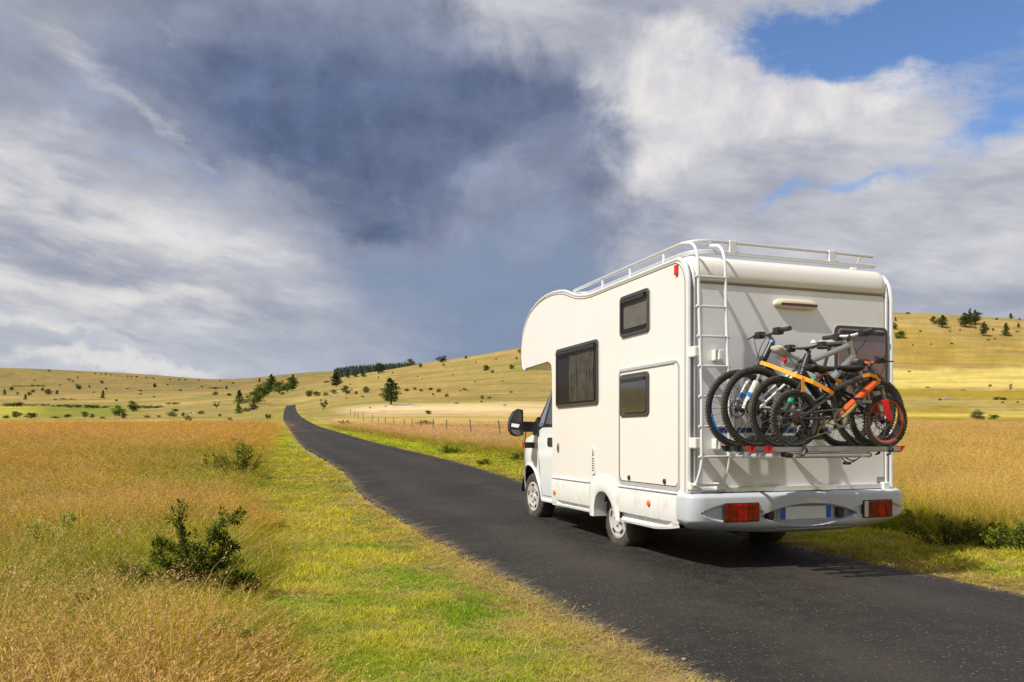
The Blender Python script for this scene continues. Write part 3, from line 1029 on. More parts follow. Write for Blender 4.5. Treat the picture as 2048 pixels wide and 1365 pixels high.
# garage locker door on the left wall with the lower window in it
ld = MB(); ld.prism(rrect(0.135, 0.765, 1.268, 1.880, 0.06), sideP, 0.0, 0.007, cham=0.003)
locker = ld.build('locker_door', gelcoat, van, smooth=True, angle=20)
t = MB(); t.ring(rrect(0.112, 0.722, 1.290, 1.902, 0.075), rrect(0.130, 0.760, 1.273, 1.885, 0.06), sideP, 0.0005, 0.010)
t.build('door_trim', alu, locker, smooth=True)
t = MB(); t.ring(rrect(0.1305, 0.7605, 1.2725, 1.8845, 0.06), rrect(0.136, 0.766, 1.267, 1.879, 0.06), sideP, 0.0005, 0.0085)
t.build('door_seal', shade, locker)
t = MB(); t.prism(rrect(0.19, 1.872, 1.25, 1.895, 0.008, 2), sideP, 0.008, 0.020)
t.build('hinge', alu, locker)
for u in (1.058, 0.366):
    t = MB(); t.prism(rrect(u - 0.022, 0.778, u + 0.022, 0.825, 0.018), sideP, 0.006, 0.022, cham=0.006)
    t.build('latch', blackp, locker, smooth=True)
lw = window(sideP, 0.652, 1.415, 1.248, 1.835, 'plain', glass=glass_d)
lw.parent = locker
for ch in list(lw.children):               # keep the tree three levels deep
    pass
for o in [lw]:
    kids = list(o.children)
    for kchild in kids:
        kchild.parent = locker
        kchild.name = {'seal': 'window_seal', 'pane': 'window_pane', 'hinge_bar': 'window_bar'}.get(kchild.name.split('.')[0], kchild.name)
    o.name = 'window_frame'

# habitation details on the left wall
t = MB(); t.lathe([(0.0, 0.012), (0.022, 0.012), (0.030, 0.006), (0.032, 0.0)], 20, 'x', (0, 0, 0))
t.v = [(-x, 2.92 + y * 0.95, 1.075 + z * 2.1) for x, y, z in t.v]
lk = t.build('door_lock', badge_m, van, smooth=True)
t = MB(); t.lathe([(0.0, 0.015), (0.015, 0.015)], 16, 'x'); t.v = [(-x, 2.92 + y, 1.075 + z * 2.4) for x, y, z in t.v]
t.build('keyhole', blackp, lk)
t = MB(); t.prism(rrect(1.865, 0.79, 1.955, 1.10, 0.03), sideP, 0.0, 0.014, cham=0.006)
vent = t.build('vent', gelcoat, van, smooth=True, angle=25)
for q in range(6):
    t = MB(); t.prism(rrect(1.878, 0.835 + q * 0.026, 1.915, 0.847 + q * 0.026, 0.004, 2), sideP, 0.014, 0.017)
    t.build('vent_slot', shade, vent)
t = MB(); t.prism([(1.878, 1.0), (1.90, 1.08), (1.908, 1.0)], sideP, 0.014, 0.017)
t.build('vent_slot', shade, vent)
t = MB(); t.box((-0.022, 0.139, 2.655), (-0.001, 0.187, 2.745), bev=0.006)
t.build('marker_lamp', red_d, van)

# lower skirts, step, sills
for a, b_, z0, mo in ((0.115, 1.285, 0.437, 0.634), (1.985, 3.10, 0.432, 2.985)):
    s = MB()
    pr = [(0.02, 0.700), (-0.012, 0.690), (-0.022, 0.62), (-0.022, 0.50), (-0.014, z0 + 0.01), (0.0, z0), (0.05, z0), (0.05, 0.70)]
    ys = [a, a + 0.02, b_ - 0.02, b_]
    vs = [(x, y, z) for y in ys for x, z in pr]
    p = len(pr)
    fs = [(i * p + j, i * p + (j + 1) % p, (i + 1) * p + (j + 1) % p, (i + 1) * p + j) for i in range(3) for j in range(p)] + [tuple(range(p)), tuple(3 * p + j for j in range(p))]
    s.add(vs, fs)
    sk = s.build('skirt', skirtpaint, van, smooth=True, angle=30)
    t = MB(); t.tube([(-0.014, a + 0.01, 0.706), (-0.014, b_ - 0.01, 0.706)], 0.012, 8)
    t.build('skirt_trim', alupaint, sk, smooth=True)
    t = MB(); t.lathe([(0.0, 0.020), (0.022, 0.018), (0.030, 0.008), (0.031, 0.0)], 18, 'x')
    t.v = [(-0.020 - x, mo + y, (0.578 if mo < 1 else 0.525) + z) for x, y, z in t.v]
    t.build('side_marker', orange_l, sk, smooth=True)
    t = MB()
    zb = 0.345 if mo < 1 else 0.366
    vs = []
    N_ = 40
    for i in range(N_ + 1):
        y = a + (b_ - a) * i / N_
        e = min(1.0, max(0.0, (y - 0.20) / 0.22)) if mo < 1 else min(1.0, max(0.0, (2.96 - y) / 0.10))
        e = e * e * (3 - 2 * e)
        zz = zb + (0.060 * max(0, (0.6 - y) / 0.5) ** 1.5 if mo < 1 else 0.0)
        vs += [(-0.016, y, z0 + 0.012), (-0.014 + 0.055 * e, y, z0 - 0.006), (-0.012 + 0.042 * e, y, zz + 0.034), (-0.008 + 0.004 * e, y, zz + 0.022), (-0.006 + 0.008 * e, y, zz), (0.03, y, zz - 0.006), (0.30, y, zz + 0.02)]
    t.add(vs, [(i * 7 + j, i * 7 + j + 1, i * 7 + j + 8, i * 7 + j + 7) for i in range(N_) for j in range(6)])
    t.build('sill', skirtpaint, sk, smooth=True, angle=28)

OUT = [(2.0, 0.34), (1.995, 0.52), (1.985, 0.69), (1.93, 0.745), (1.85, 0.785), (1.74, 0.808), (1.61, 0.815), (1.49, 0.80), (1.38, 0.765), (1.31, 0.715), (1.285, 0.66), (1.275, 0.50), (1.27, 0.345)]
INN = [(1.86, 0.34), (1.86, 0.43), (1.845, 0.50), (1.815, 0.56), (1.765, 0.602), (1.70, 0.622), (1.62, 0.624), (1.56, 0.606), (1.50, 0.570), (1.445, 0.52), (1.40, 0.46), (1.36, 0.40), (1.33, 0.345)]
for sx, flip in ((0.0, 1), (W, -1)):
    t = MB()
    k = len(OUT)
    mid = [((a[0] + b[0]) / 2, (a[1] + b[1]) / 2) for a, b in zip(OUT, INN)]
    lay = [(OUT, 0.008), (mid, 0.026), ([(b[0] * 0.85 + a[0] * 0.15, b[1] * 0.85 + a[1] * 0.15) for a, b in zip(OUT, INN)], 0.032), (INN, 0.022), (INN, -0.02), (INN, -0.20)]
    vs = [(sx - flip * d, y, z) for pl, d in lay for y, z in pl]
    fs = [(i * k + j, i * k + j + 1, (i + 1) * k + j + 1, (i + 1) * k + j) for i in range(len(lay) - 1) for j in range(k - 1)]
    t.add(vs, fs)
    t.build('wheel_arch', skirtpaint, van, smooth=True, angle=60)
# right side lower panel, underbody, axle
t = MB(); t.box((W - 0.05, 0.05, 0.437), (W + 0.02, 3.1, 0.70), bev=0.012); t.build('skirt', skirtpaint, van)
t = MB()
t.box((0.10, 0.10, 0.50), (W - 0.10, 3.0, 0.69))
t.box((0.55, 0.05, 0.34), (W - 0.55, 1.2, 0.52)); t.box((0.55, 2.0, 0.36), (W - 0.55, 4.2, 0.6))
t.tube([(0.3, 1.62, 0.33), (W - 0.3, 1.62, 0.33)], 0.06, 8)
t.build('underbody', under, van)


# bumper: a swept skin with carved recesses
def bumper_bottom(x):
    xs = [-0.05, 0.1, 0.65, 1.14, 1.715, 2.1, 2.33]
    zs = [0.405, 0.392, 0.352, 0.330, 0.335, 0.372, 0.415]
    return float(np.interp(x, xs, zs))


def lens(x, z, cx, cz, hl, hh):
    """0..1 inside an eye-shaped outline"""
    u = (x - cx) / hl
    if abs(u) >= 1: return 0.0
    lim = hh * (1 - u * u)
    q = abs(z - cz) / max(lim, 1e-6)
    t = max(0.0, min(1.0, (1 - q) * 3.2)); return t * t * (3 - 2 * t)


def bumper():
    path = [(-0.03, 0.12 - 0.15 * i / 6) for i in range(6)]
    path += [(-0.03 + 0.14 * (1 - math.cos(a)), -0.03 - 0.10 * math.sin(a)) for a in [R(90 * i / 8) for i in range(9)]]
    path += [(0.11 + 2.11 * i / 260, -0.13 - 0.02 * math.sin(PI * i / 260)) for i in range(1, 260)]
    path += [(W + 0.06 - 0.14 * (1 - math.cos(a)), -0.03 - 0.10 * math.sin(a)) for a in [R(90 - 90 * i / 8) for i in range(9)]]
    path += [(W + 0.06, -0.03 + 0.15 * i / 6) for i in range(1, 7)]
    nv = 56
    vs = []
    for x, y in path:
        zb = bumper_bottom(x)
        ctr = (min(max(x, 0.11), W - 0.11), 0.20)
        dx, dy = x - ctr[0], y - ctr[1]
        L = math.hypot(dx, dy) or 1
        dx, dy = dx / L, dy / L
        ends = min(1.0, max(0.0, (0.30 - y) / 0.30)) if (x < 0.0 or x > W) else 1.0
        top = 0.715
        for j in range(nv + 1):
            v = j / nv
            z = top + (zb - top) * v
            off = -0.045 * max(0, (0.12 - v) / 0.12) ** 2 - 0.16 * max(0, (v - 0.72) / 0.28) ** 2.2 + 0.012 * math.sin(PI * min(1, v / 0.8))
            r = 0.0
            if y < -0.1:
                r += 0.085 * lens(x, z, 1.19, 0.507, 0.54, 0.108)
                r += 0.020 * lens(x, z, 0.37, 0.545, 0.31, 0.085)
                r += 0.020 * lens(x, z, 1.97, 0.535, 0.30, 0.085)
                if 0.67 < x < 1.73 and 0.375 < z < 0.395: r += 0.010
            vs.append((x + dx * off, y + dy * off + r, z))
    p = nv + 1
    fs = [(i * p + j, i * p + j + 1, (i + 1) * p + j + 1, (i + 1) * p + j) for i in range(len(path) - 1) for j in range(nv)]
    top_i = [i * p for i in range(len(path))]
    b = MB(); b.add(vs, fs)
    # lid joining the skin to the rear wall
    n0 = len(b.v)
    b.v += [(min(max(x, 0.02), W - 0.02), max(y, 0.02) if y > 0.02 else 0.02, 0.70) for x, y in path]
    b.f += [(i * p, (i + 1) * p, n0 + i + 1, n0 + i) for i in range(len(path) - 1)]
    b.mi += [0] * (len(path) - 1)
    # underside back to the chassis
    n1 = len(b.v)
    b.v += [(min(max(x, 0.3), W - 0.3), 0.25, 0.45) for x, y in path]
    b.f += [(i * p + nv, (i + 1) * p + nv, n1 + i + 1, n1 + i) for i in range(len(path) - 1)]
    b.mi += [0] * (len(path) - 1)
    bo = b.build('bumper', bumperpaint, van, smooth=True, angle=40)
    # tail lamps
    for x0, x1, z0, z1, rev in ((0.285, 0.625, 0.474, 0.624, 0), (1.79, 2.118, 0.464, 0.612, 1)):
        h = MB(); h.prism(rrect(x0 - 0.008, z0 - 0.008, x1 + 0.008, z1 + 0.008, 0.012, 3), rearP, 0.09, 0.160)
        lamp = h.build('tail_lamp', blackp, van)
        xs = [x0, x0 + 0.048, x0 + 0.16, x0 + 0.245, x1] if rev else [x0, x0 + 0.115, x0 + 0.225, x1]
        for q in range(len(xs) - 1):
            l = MB(); l.prism(rrect(xs[q] + 0.003, z0, xs[q + 1] - 0.001, z1, 0.008, 3), rearP, 0.12, 0.170, cham=0.004)
            l.build('lens', clear_l if (rev and q == 0) else (red_l2 if (q + rev) % 2 else red_l), lamp, smooth=True, angle=20)
    pl = MB(); pl.prism(rrect(0.885, 0.466, 1.449, 0.580, 0.01, 3), rearP, 0.06, 0.118)
    po = pl.build('number_plate', plate_m, van)
    for x0, x1 in ((0.886, 0.944), (1.392, 1.448)):
        e = MB(); e.prism(rrect(x0, 0.467, x1, 0.579, 0.008, 2), rearP, 0.118, 0.1195); e.build('plate_band', blue_p, po)
    for x0 in (0.755, 1.53):
        e = MB(); e.prism(rrect(x0, 0.466, x0 + 0.075, 0.582, 0.02, 3), rearP, 0.05, 0.120, cham=0.01)
        e.build('plate_lamp', blackp, van, smooth=True)
    for x0, x1 in ((0.14, W - 0.14),):
        s = MB(); s.box((x0 - 0.03, -0.03, 0.716), (x1 + 0.03, 0.0, 0.762), bev=0.006); s.build('bumper_trim', alu, van)
        s = MB(); s.box((x0 - 0.03, -0.022, 0.700), (x1 + 0.03, 0.0, 0.714)); s.build('bumper_gap', shade, van)
    for x0 in (0.07, W - 0.11):
        s = MB(); s.box((x0 - 0.03, -0.05, 0.70), (x0 + 0.05, 0.0, 0.775), bev=0.01); s.build('trim_end', skirtpaint, van)


bumper()

# high brake lamp, stripes, badge, reflector
t = MB()
k = 24
ol = [(1.135 + 0.235 * math.copysign(abs(math.cos(a)) ** 0.45, math.cos(a)), 2.425 + 0.045 * math.copysign(abs(math.sin(a)) ** 0.8, math.sin(a))) for a in [2 * PI * i / k for i in range(k)]]
t.prism(ol, rearP, 0.0, 0.036, cham=0.014)
hb = t.build('brake_lamp', cream_lamp, van, smooth=True, angle=50)
t = MB(); t.prism(rrect(0.965, 2.408, 1.365, 2.432, 0.005, 2), rearP, 0.030, 0.0395); t.build('lens', maroon, hb)
for z0, z1, x0, x1, mm in ((1.246, 1.292, 0.30, 1.56, bluedeep), (1.184, 1.222, 0.62, 1.50, greenp)):
    t = MB(); t.prism([(x0, z0), (x1, z0), (x1 - 0.05, z1), (x0 + 0.03, z1)], rearP, 0.0, 0.0015)
    t.build('stripe', mm, van)
t = MB(); t.prism(rrect(2.095, 0.765, 2.215, 0.822, 0.006, 2), rearP, 0.0, 0.006)
bd = t.build('badge', badge_m, van)
t = MB(); t.prism(rrect(2.108, 0.776, 2.202, 0.811, 0.004, 2), rearP, 0.006, 0.0075); t.build('badge_face', mat('badge_face', (0.30, 0.30, 0.29), 0.5), bd)
t = MB(); t.prism(rrect(0.292, 0.765, 0.372, 0.80, 0.008, 2), rearP, 0.0, 0.02, cham=0.004)
t.build('reflector', mat('dull_red', (0.24, 0.05, 0.05), 0.4), van)

# ladder
LX = (0.052, 0.325)
lad = joint('ladder', van)
for x in LX:
    s = MB()
    pts = fillet([(x - 0.02, -0.06, 0.775), (x - 0.008, -0.075, 0.80), (x + 0.012, -0.13, 0.95), (x + 0.012, -0.13, 1.6), (x - 0.010, -0.12, 2.35), (x - 0.020, -0.125, 2.75), (x - 0.020, -0.06, 2.89), (x - 0.020, 0.14, 2.935)], 0.12, 6)
    s.tube(pts, 0.0135, 10)
    s.build('stile', alupaint, lad, smooth=True)
for z in (0.79, 1.038, 1.300, 1.559, 1.822, 2.080, 2.338, 2.595):
    y = float(np.interp(z, [0.79, 0.95, 1.6, 2.35, 2.75], [-0.075, -0.13, -0.13, -0.12, -0.125]))
    dx = float(np.interp(z, [0.79, 0.95, 1.6, 2.35, 2.75], [-0.012, 0.012, 0.012, -0.008, -0.02]))
    s = MB(); s.box((LX[0] + dx - 0.03, y - 0.012, z - 0.013), (LX[1] + dx + 0.03, y + 0.012, z + 0.010), bev=0.008)
    s.build('rung', alupaint, lad, smooth=True)
for x, z in ((LX[0] - 0.025, 1.945), (LX[1] - 0.055, 1.925), (LX[0] - 0.02, 1.155), (LX[1] - 0.055, 1.145)):
    s = MB(); s.box((x - 0.028, -0.125, z - 0.048), (x + 0.028, -0.001, z + 0.048), bev=0.012)
    s.build('bracket', gelcoat, lad)
for x in LX:
    s = MB(); s.box((x - 0.06, -0.075, 0.745), (x + 0.02, -0.001, 0.81), bev=0.01); s.build('foot', gelcoat, lad)
s = MB(); s.tube([(LX[0] - 0.05, -0.05, 0.735), (LX[1] + 0.03, -0.05, 0.735)], 0.012, 8); s.build('rung', alu, lad, smooth=True)

# roof rails on two levels
rk = joint('roof_rack', van)
for z, x0, y1, xr in ((2.968, 0.115, 2.70, 2.13), (2.875, 0.130, 2.34, 2.155)):
    s = MB()
    s.tube(fillet([(x0, y1, z), (x0, 0.10, z), (xr, 0.10, z - 0.004)], 0.26, 8), 0.019 if z > 2.9 else 0.022, 10)
    s.build('rail', alu, rk, smooth=True)
for x, y in ((0.12, 0.62), (0.12, 1.30), (0.12, 1.95), (0.53, 0.10), (1.64, 0.10)):
    s = MB()
    if x < 0.2: s.box((x - 0.012, y - 0.035, 2.84), (x + 0.012, y - 0.005, 2.985), bev=0.008)
    else: s.box((x - 0.04, y - 0.024, 2.865), (x + 0.04, y + 0.012, 2.988), bev=0.008)
    s.build('rail_bracket', alupaint, rk)
for x in (0.0,):
    s = MB(); s.tube([(2.0, 0.10, 2.965), (2.10, 0.30, 2.86)], 0.014, 8); s.tube([(1.95, 0.12, 2.875), (2.0, 0.3, 2.83)], 0.014, 8); s.build('rail_stay', alupaint, rk, smooth=True)


# ---------------------------------------------------------------- cab
def cab():
    CW = 2.0; x_in = 0.135
    arc = [(4.30 + 0.405 * math.cos(R(a)), 0.395 + 0.43 * math.sin(R(a))) for a in range(184, -5, -12)]
    prof = [(3.0, 0.40), (3.70, 0.375), (3.87, 0.385)] + arc + [(4.74, 0.36), (5.02, 0.34), (5.12, 0.45), (5.12, 0.70), (5.02, 0.90), (4.80, 1.06), (4.45, 1.18), (4.13, 1.255), (3.86, 1.58), (3.55, 1.88), (3.36, 2.08), (3.20, 2.18), (3.0, 2.18)]
    def place(f, y, z):
        x = x_in + CW * f
        c = x_in + CW / 2
        taper = 1.0 - 0.30 * max(0, (y - 4.35) / 0.8) ** 1.6
        tumble = 1.0 - 0.10 * max(0, (z - 1.15) / 0.9) ** 1.2 - 0.035 * max(0, (0.62 - z) / 0.25)
        bulge = 0.012 * math.exp(-((z - 0.93) / 0.10) ** 2)
        s = taper * tumble + bulge
        return (c + (x - c) * s, y + 0.10 * (1 - (2 * f - 1) ** 2) * max(0, min(1, (y - 4.3) / 0.5)), z)
    cols = [0, 0.02, 0.1, 0.3, 0.5, 0.7, 0.9, 0.98, 1.0]
    k = len(prof)
    b = MB()
    vs = [place(f, y, z) for f in cols for y, z in prof]
    fs = [(i * k + j, i * k + (j + 1) % k, (i + 1) * k + (j + 1) % k, (i + 1) * k + j) for i in range(len(cols) - 1) for j in range(k)]
    b.add(vs, fs)
    # side skins with intermediate rows so that they can curve
    for f in (0, 1):
        bm = bmesh.new()
        ring_ = [bm.verts.new((0, y, z)) for y, z in prof]
        bm.faces.new(ring_)
        bmesh.ops.triangulate(bm, faces=bm.faces[:])
        for zc in (0.62, 0.8, 0.86, 0.93, 1.0, 1.06, 1.15, 1.35, 1.6, 1.9):
            bmesh.ops.bisect_plane(bm, geom=bm.verts[:] + bm.edges[:] + bm.faces[:], plane_co=(0, 0, zc), plane_no=(0, 0, 1))
        for yc in (3.4, 4.4, 4.6, 4.8, 4.95):
            bmesh.ops.bisect_plane(bm, geom=bm.verts[:] + bm.edges[:] + bm.faces[:], plane_co=(0, yc, 0), plane_no=(0, 1, 0))
        for v in bm.verts:
            v.co = place(f, v.co.y, v.co.z)
        b.take(bm)
    c = b.build('cab', cabpaint, van, smooth=True, angle=32)
    skin = lambda y, z, d=0.004: (place(0, y, z)[0] - d, y, z)
    def patch(name, poly, m, d0=-0.01, d1=0.004):
        bm = bmesh.new()
        f = bm.faces.new([bm.verts.new((0, y, z)) for y, z in poly])
        bmesh.ops.triangulate(bm, faces=bm.faces[:])
        for zc in (1.35, 1.45, 1.6, 1.75, 1.9):
            bmesh.ops.bisect_plane(bm, geom=bm.verts[:] + bm.edges[:] + bm.faces[:], plane_co=(0, 0, zc), plane_no=(0, 0, 1))
        for v in bm.verts:
            v.co = skin(v.co.y, v.co.z, d1)
        q = MB(); q.take(bm)
        return q.build(name, m, c, smooth=True)
    patch('window_frame', [(3.12, 1.335), (3.84, 1.335), (4.09, 1.25), (4.16, 1.27), (3.47, 1.985), (3.12, 2.06)], blackp, d1=0.003)
    patch('side_glass', [(3.14, 1.375), (3.72, 1.365), (3.50, 1.87), (3.14, 1.98)], glass_d, d1=0.008)
    patch('quarter_glass', [(3.80, 1.355), (4.00, 1.335), (3.56, 1.86)], mat('quarter_glass', (0.16, 0.18, 0.21), 0.08, coat=0.6), d1=0.008)
    patch('door_handle', rrect(3.42, 1.085, 3.60, 1.20, 0.03), blackp, d1=0.012)
    # panel joints of the door and fender
    for pts in ([(3.885, 0.70), (3.90, 0.9), (3.98, 1.12), (3.99, 1.30)], [(3.14, 0.44), (3.86, 0.42), (3.88, 0.55), (3.885, 0.70)]):
        t = MB(); t.tube([skin(y, z, 0.0005) for y, z in pts], 0.0035, 5); t.build('panel_joint', shade, c)
    t = MB(); t.tube([(place(0, y, z)[0] - 0.004, y, z) for y, z in arc], 0.016, 8); t.build('fender_lip', cabpaint, c, smooth=True)
    t = MB()
    inner = [(x_in + 0.03, y, z) for y, z in arc] + [(x_in + 0.55, y, z) for y, z in arc]
    m_ = len(arc)
    t.add(inner, [(i, i + 1, m_ + i + 1, m_ + i) for i in range(m_ - 1)] + [tuple(range(m_, 2 * m_))]); t.build('wheel_well', shade, c)
    t = MB(); t.box((x_in + 0.02, 3.05, 0.34), (x_in + 0.10, 3.90, 0.385), bev=0.01); t.build('cab_sill', cabpaint, c)
    # mirror: housing, two glasses, arm
    mr = joint('mirror', van)
    def hull(scale, y, dx=0.0):
        base = [(-0.085, 1.232), (-0.09, 1.57), (-0.16, 1.585), (-0.225, 1.55), (-0.27, 1.47), (-0.288, 1.36), (-0.282, 1.28), (-0.25, 1.235), (-0.18, 1.213)]
        cx, cz = -0.185, 1.40
        return [(cx + (x - cx) * scale + dx, y, cz + (z - cz) * scale) for x, z in base]
    rows = [hull(0.9, 3.925), hull(1.0, 3.935), hull(1.0, 3.985), hull(0.86, 4.05), hull(0.5, 4.09)]
    h = MB(); kk = 9
    h.add([p for r_ in rows for p in r_], [(i * kk + j, i * kk + (j + 1) % kk, (i + 1) * kk + (j + 1) % kk, (i + 1) * kk + j) for i in range(4) for j in range(kk)] + [tuple(range(kk)), tuple(4 * kk + j for j in range(kk))])
    h.build('mirror_housing', blackp, mr, smooth=True, angle=40)
    g = MB(); g.add([(-0.118, 3.919, 1.325), (-0.118, 3.919, 1.50), (-0.135, 3.919, 1.556), (-0.17, 3.919, 1.562), (-0.222, 3.919, 1.525), (-0.255, 3.919, 1.45), (-0.268, 3.919, 1.345)], [(0, 1, 2, 3, 4, 5, 6)])
    g.v = [(x, y - (z - 1.4) * 0.05 + (x + 0.19) * 0.10, z) for x, y, z in g.v]
    g.build('mirror_glass', mirror_m, mr)
    g = MB(); g.add([(-0.118, 3.919, 1.312), (-0.268, 3.919, 1.33), (-0.262, 3.919, 1.285), (-0.235, 3.919, 1.252), (-0.18, 3.919, 1.232), (-0.118, 3.919, 1.24)], [(0, 1, 2, 3, 4, 5)])
    g.v = [(x, y + (z - 1.28) * 0.25, z) for x, y, z in g.v]
    g.build('mirror_glass', mirror_m, mr)
    a = MB(); a.box((-0.09, 3.96, 1.275), (0.16, 4.05, 1.415), bev=0.018)
    for q in range(7): a.box((-0.04 + q * 0.014, 3.955, 1.283), (-0.034 + q * 0.014, 3.962, 1.40))
    a.build('mirror_arm', blackp, mr)
    a = MB(); a.prism([(3.93, 1.22), (4.16, 1.24), (4.06, 1.42), (3.97, 1.48)], lambda u, v, d: (0.15 - d, u, v), -0.02, 0.03, cham=0.01); a.build('mirror_base', blackp, mr)
    ind = joint('position_lamp', van)
    a = MB(); a.box((0.0, 4.10, 1.055), (0.19, 4.17, 1.135), bev=0.01); a.build('lamp_body', blackp, ind)
    a = MB(); a.box((-0.035, 4.102, 1.058), (0.0, 4.168, 1.132), bev=0.008); a.build('lens', orange_l, ind)
    a = MB(); a.tube([(0.0, 4.13, 1.13), (-0.02, 4.02, 1.28)], 0.006, 6); a.build('cable', blackp, ind)


cab()


def van_wheel(x, y, z, side, r=0.33, wdt=0.20, label=None):
    w = joint('wheel', van, (x, y, z))
    s = side                               # -1: outer face to the left
    t = MB()
    t.lathe([(0.205, s * 0.005), (0.225, s * 0.012), (r - 0.045, s * 0.018), (r - 0.018, s * 0.008), (r - 0.004, -s * 0.012), (r, -s * 0.03), (r, -s * (wdt - 0.03)), (r - 0.02, -s * wdt), (0.21, -s * wdt)], 56, 'x')
    t.build('tyre', tyrem, w, smooth=True, angle=50)
    m = MB()
    m.lathe([(0.0, s * 0.006), (0.045, s * 0.006), (0.055, -s * 0.006), (0.10, -s * 0.002), (0.135, s * 0.012), (0.165, s * 0.006), (0.178, s * 0.014), (0.205, s * 0.012), (0.208, -s * 0.02), (0.19, -s * 0.05)], 56, 'x')
    m.build('hub_cap', rimm, w, smooth=True, angle=30)
    for i in range(5):
        h = MB()
        a = 2 * PI * i / 5 + 0.3
        cy, cz = 0.155 * math.cos(a), 0.155 * math.sin(a)
        ring_ = [(s * 0.0165, 0.155 * math.cos(a + q) + 0.0, 0.155 * math.sin(a + q)) for q in ()]
        pts = []
        for q in range(9):
            aa = a - 0.22 + 0.44 * q / 8
            pts.append((s * 0.0145, 0.172 * math.cos(aa), 0.172 * math.sin(aa)))
        for q in range(9):
            aa = a + 0.22 - 0.44 * q / 8
            pts.append((s * 0.0145, 0.142 * math.cos(aa), 0.142 * math.sin(aa)))
        h.add(pts, [tuple(range(18))])
        h.build('vent_hole', shade, w)
    for i in range(5):
        b = MB()
        a = 2 * PI * i / 5
        b.lathe([(0.0, s * 0.014), (0.009, s * 0.012), (0.011, -s * 0.01)], 8, 'x', (0, 0.078 * math.cos(a), 0.078 * math.sin(a)))
        b.build('bolt', blackp, w)
    return w


van_wheel(0.15, 1.60, 0.328, -1)
fwl = van_wheel(0.20, 4.30, 0.375, -1)
fwl.rotation_euler = (0, 0, R(2))
van_wheel(W - 0.15, 1.60, 0.330, 1)
van_wheel(W - 0.20, 4.30, 0.385, 1)

# ------------------------------------------------------------------ bicycles on the rear carrier
bike_tyre = mat('bike_tyre', (0.045, 0.042, 0.036), 0.85, var=0.2, vscale=20)
bike_tread = mat('dusty_tread', (0.105, 0.088, 0.060), 0.9, var=0.3, vscale=25, dirt=((0.20, 0.165, 0.11), 0.6, 18))
bike_black = mat('bike_black', (0.016, 0.017, 0.018), 0.4, coat=0.2, dirt=((0.10, 0.085, 0.06), 0.45, 14))
bike_grey = mat('bike_dark_grey', (0.032, 0.036, 0.038), 0.4, coat=0.2, dirt=((0.10, 0.085, 0.06), 0.4, 14))
bike_silver = mat('bike_silver', (0.40, 0.40, 0.39), 0.32, metal=0.7)
bike_white = mat('bike_white', (0.70, 0.70, 0.68), 0.3, coat=0.4)
bike_steel = mat('bike_steel', (0.30, 0.29, 0.28), 0.35, metal=0.9, dirt=((0.10, 0.08, 0.06), 0.5, 30))
bike_orange = mat('bike_orange', (0.68, 0.10, 0.012), 0.35, coat=0.3)
rim_orange = mat('rim_rust_orange', (0.42, 0.075, 0.015), 0.4, coat=0.2)
bike_red = mat('bike_red', (0.70, 0.02, 0.02), 0.3, coat=0.4)
bike_blue = mat('bike_blue', (0.02, 0.22, 0.62), 0.35, coat=0.3)
bike_green = mat('bike_green', (0.01, 0.34, 0.16), 0.35)
saddle_white = mat('saddle_beige', (0.62, 0.56, 0.48), 0.55, var=0.05)
saddle_black = mat('saddle_black', (0.02, 0.021, 0.026), 0.5)
gold = mat('crank_gold', (0.36, 0.27, 0.11), 0.45, metal=0.4, var=0.2, vscale=30)
spoke_m = mat('spoke_steel', (0.10, 0.10, 0.10), 0.6)
strap_m = mat('orange_webbing', (0.92, 0.33, 0.015), 0.75, var=0.12, vscale=30)

TO_WORLD = Matrix.Translation((VX, VY, 0)) @ Matrix.Rotation(VROT, 4, 'Z')


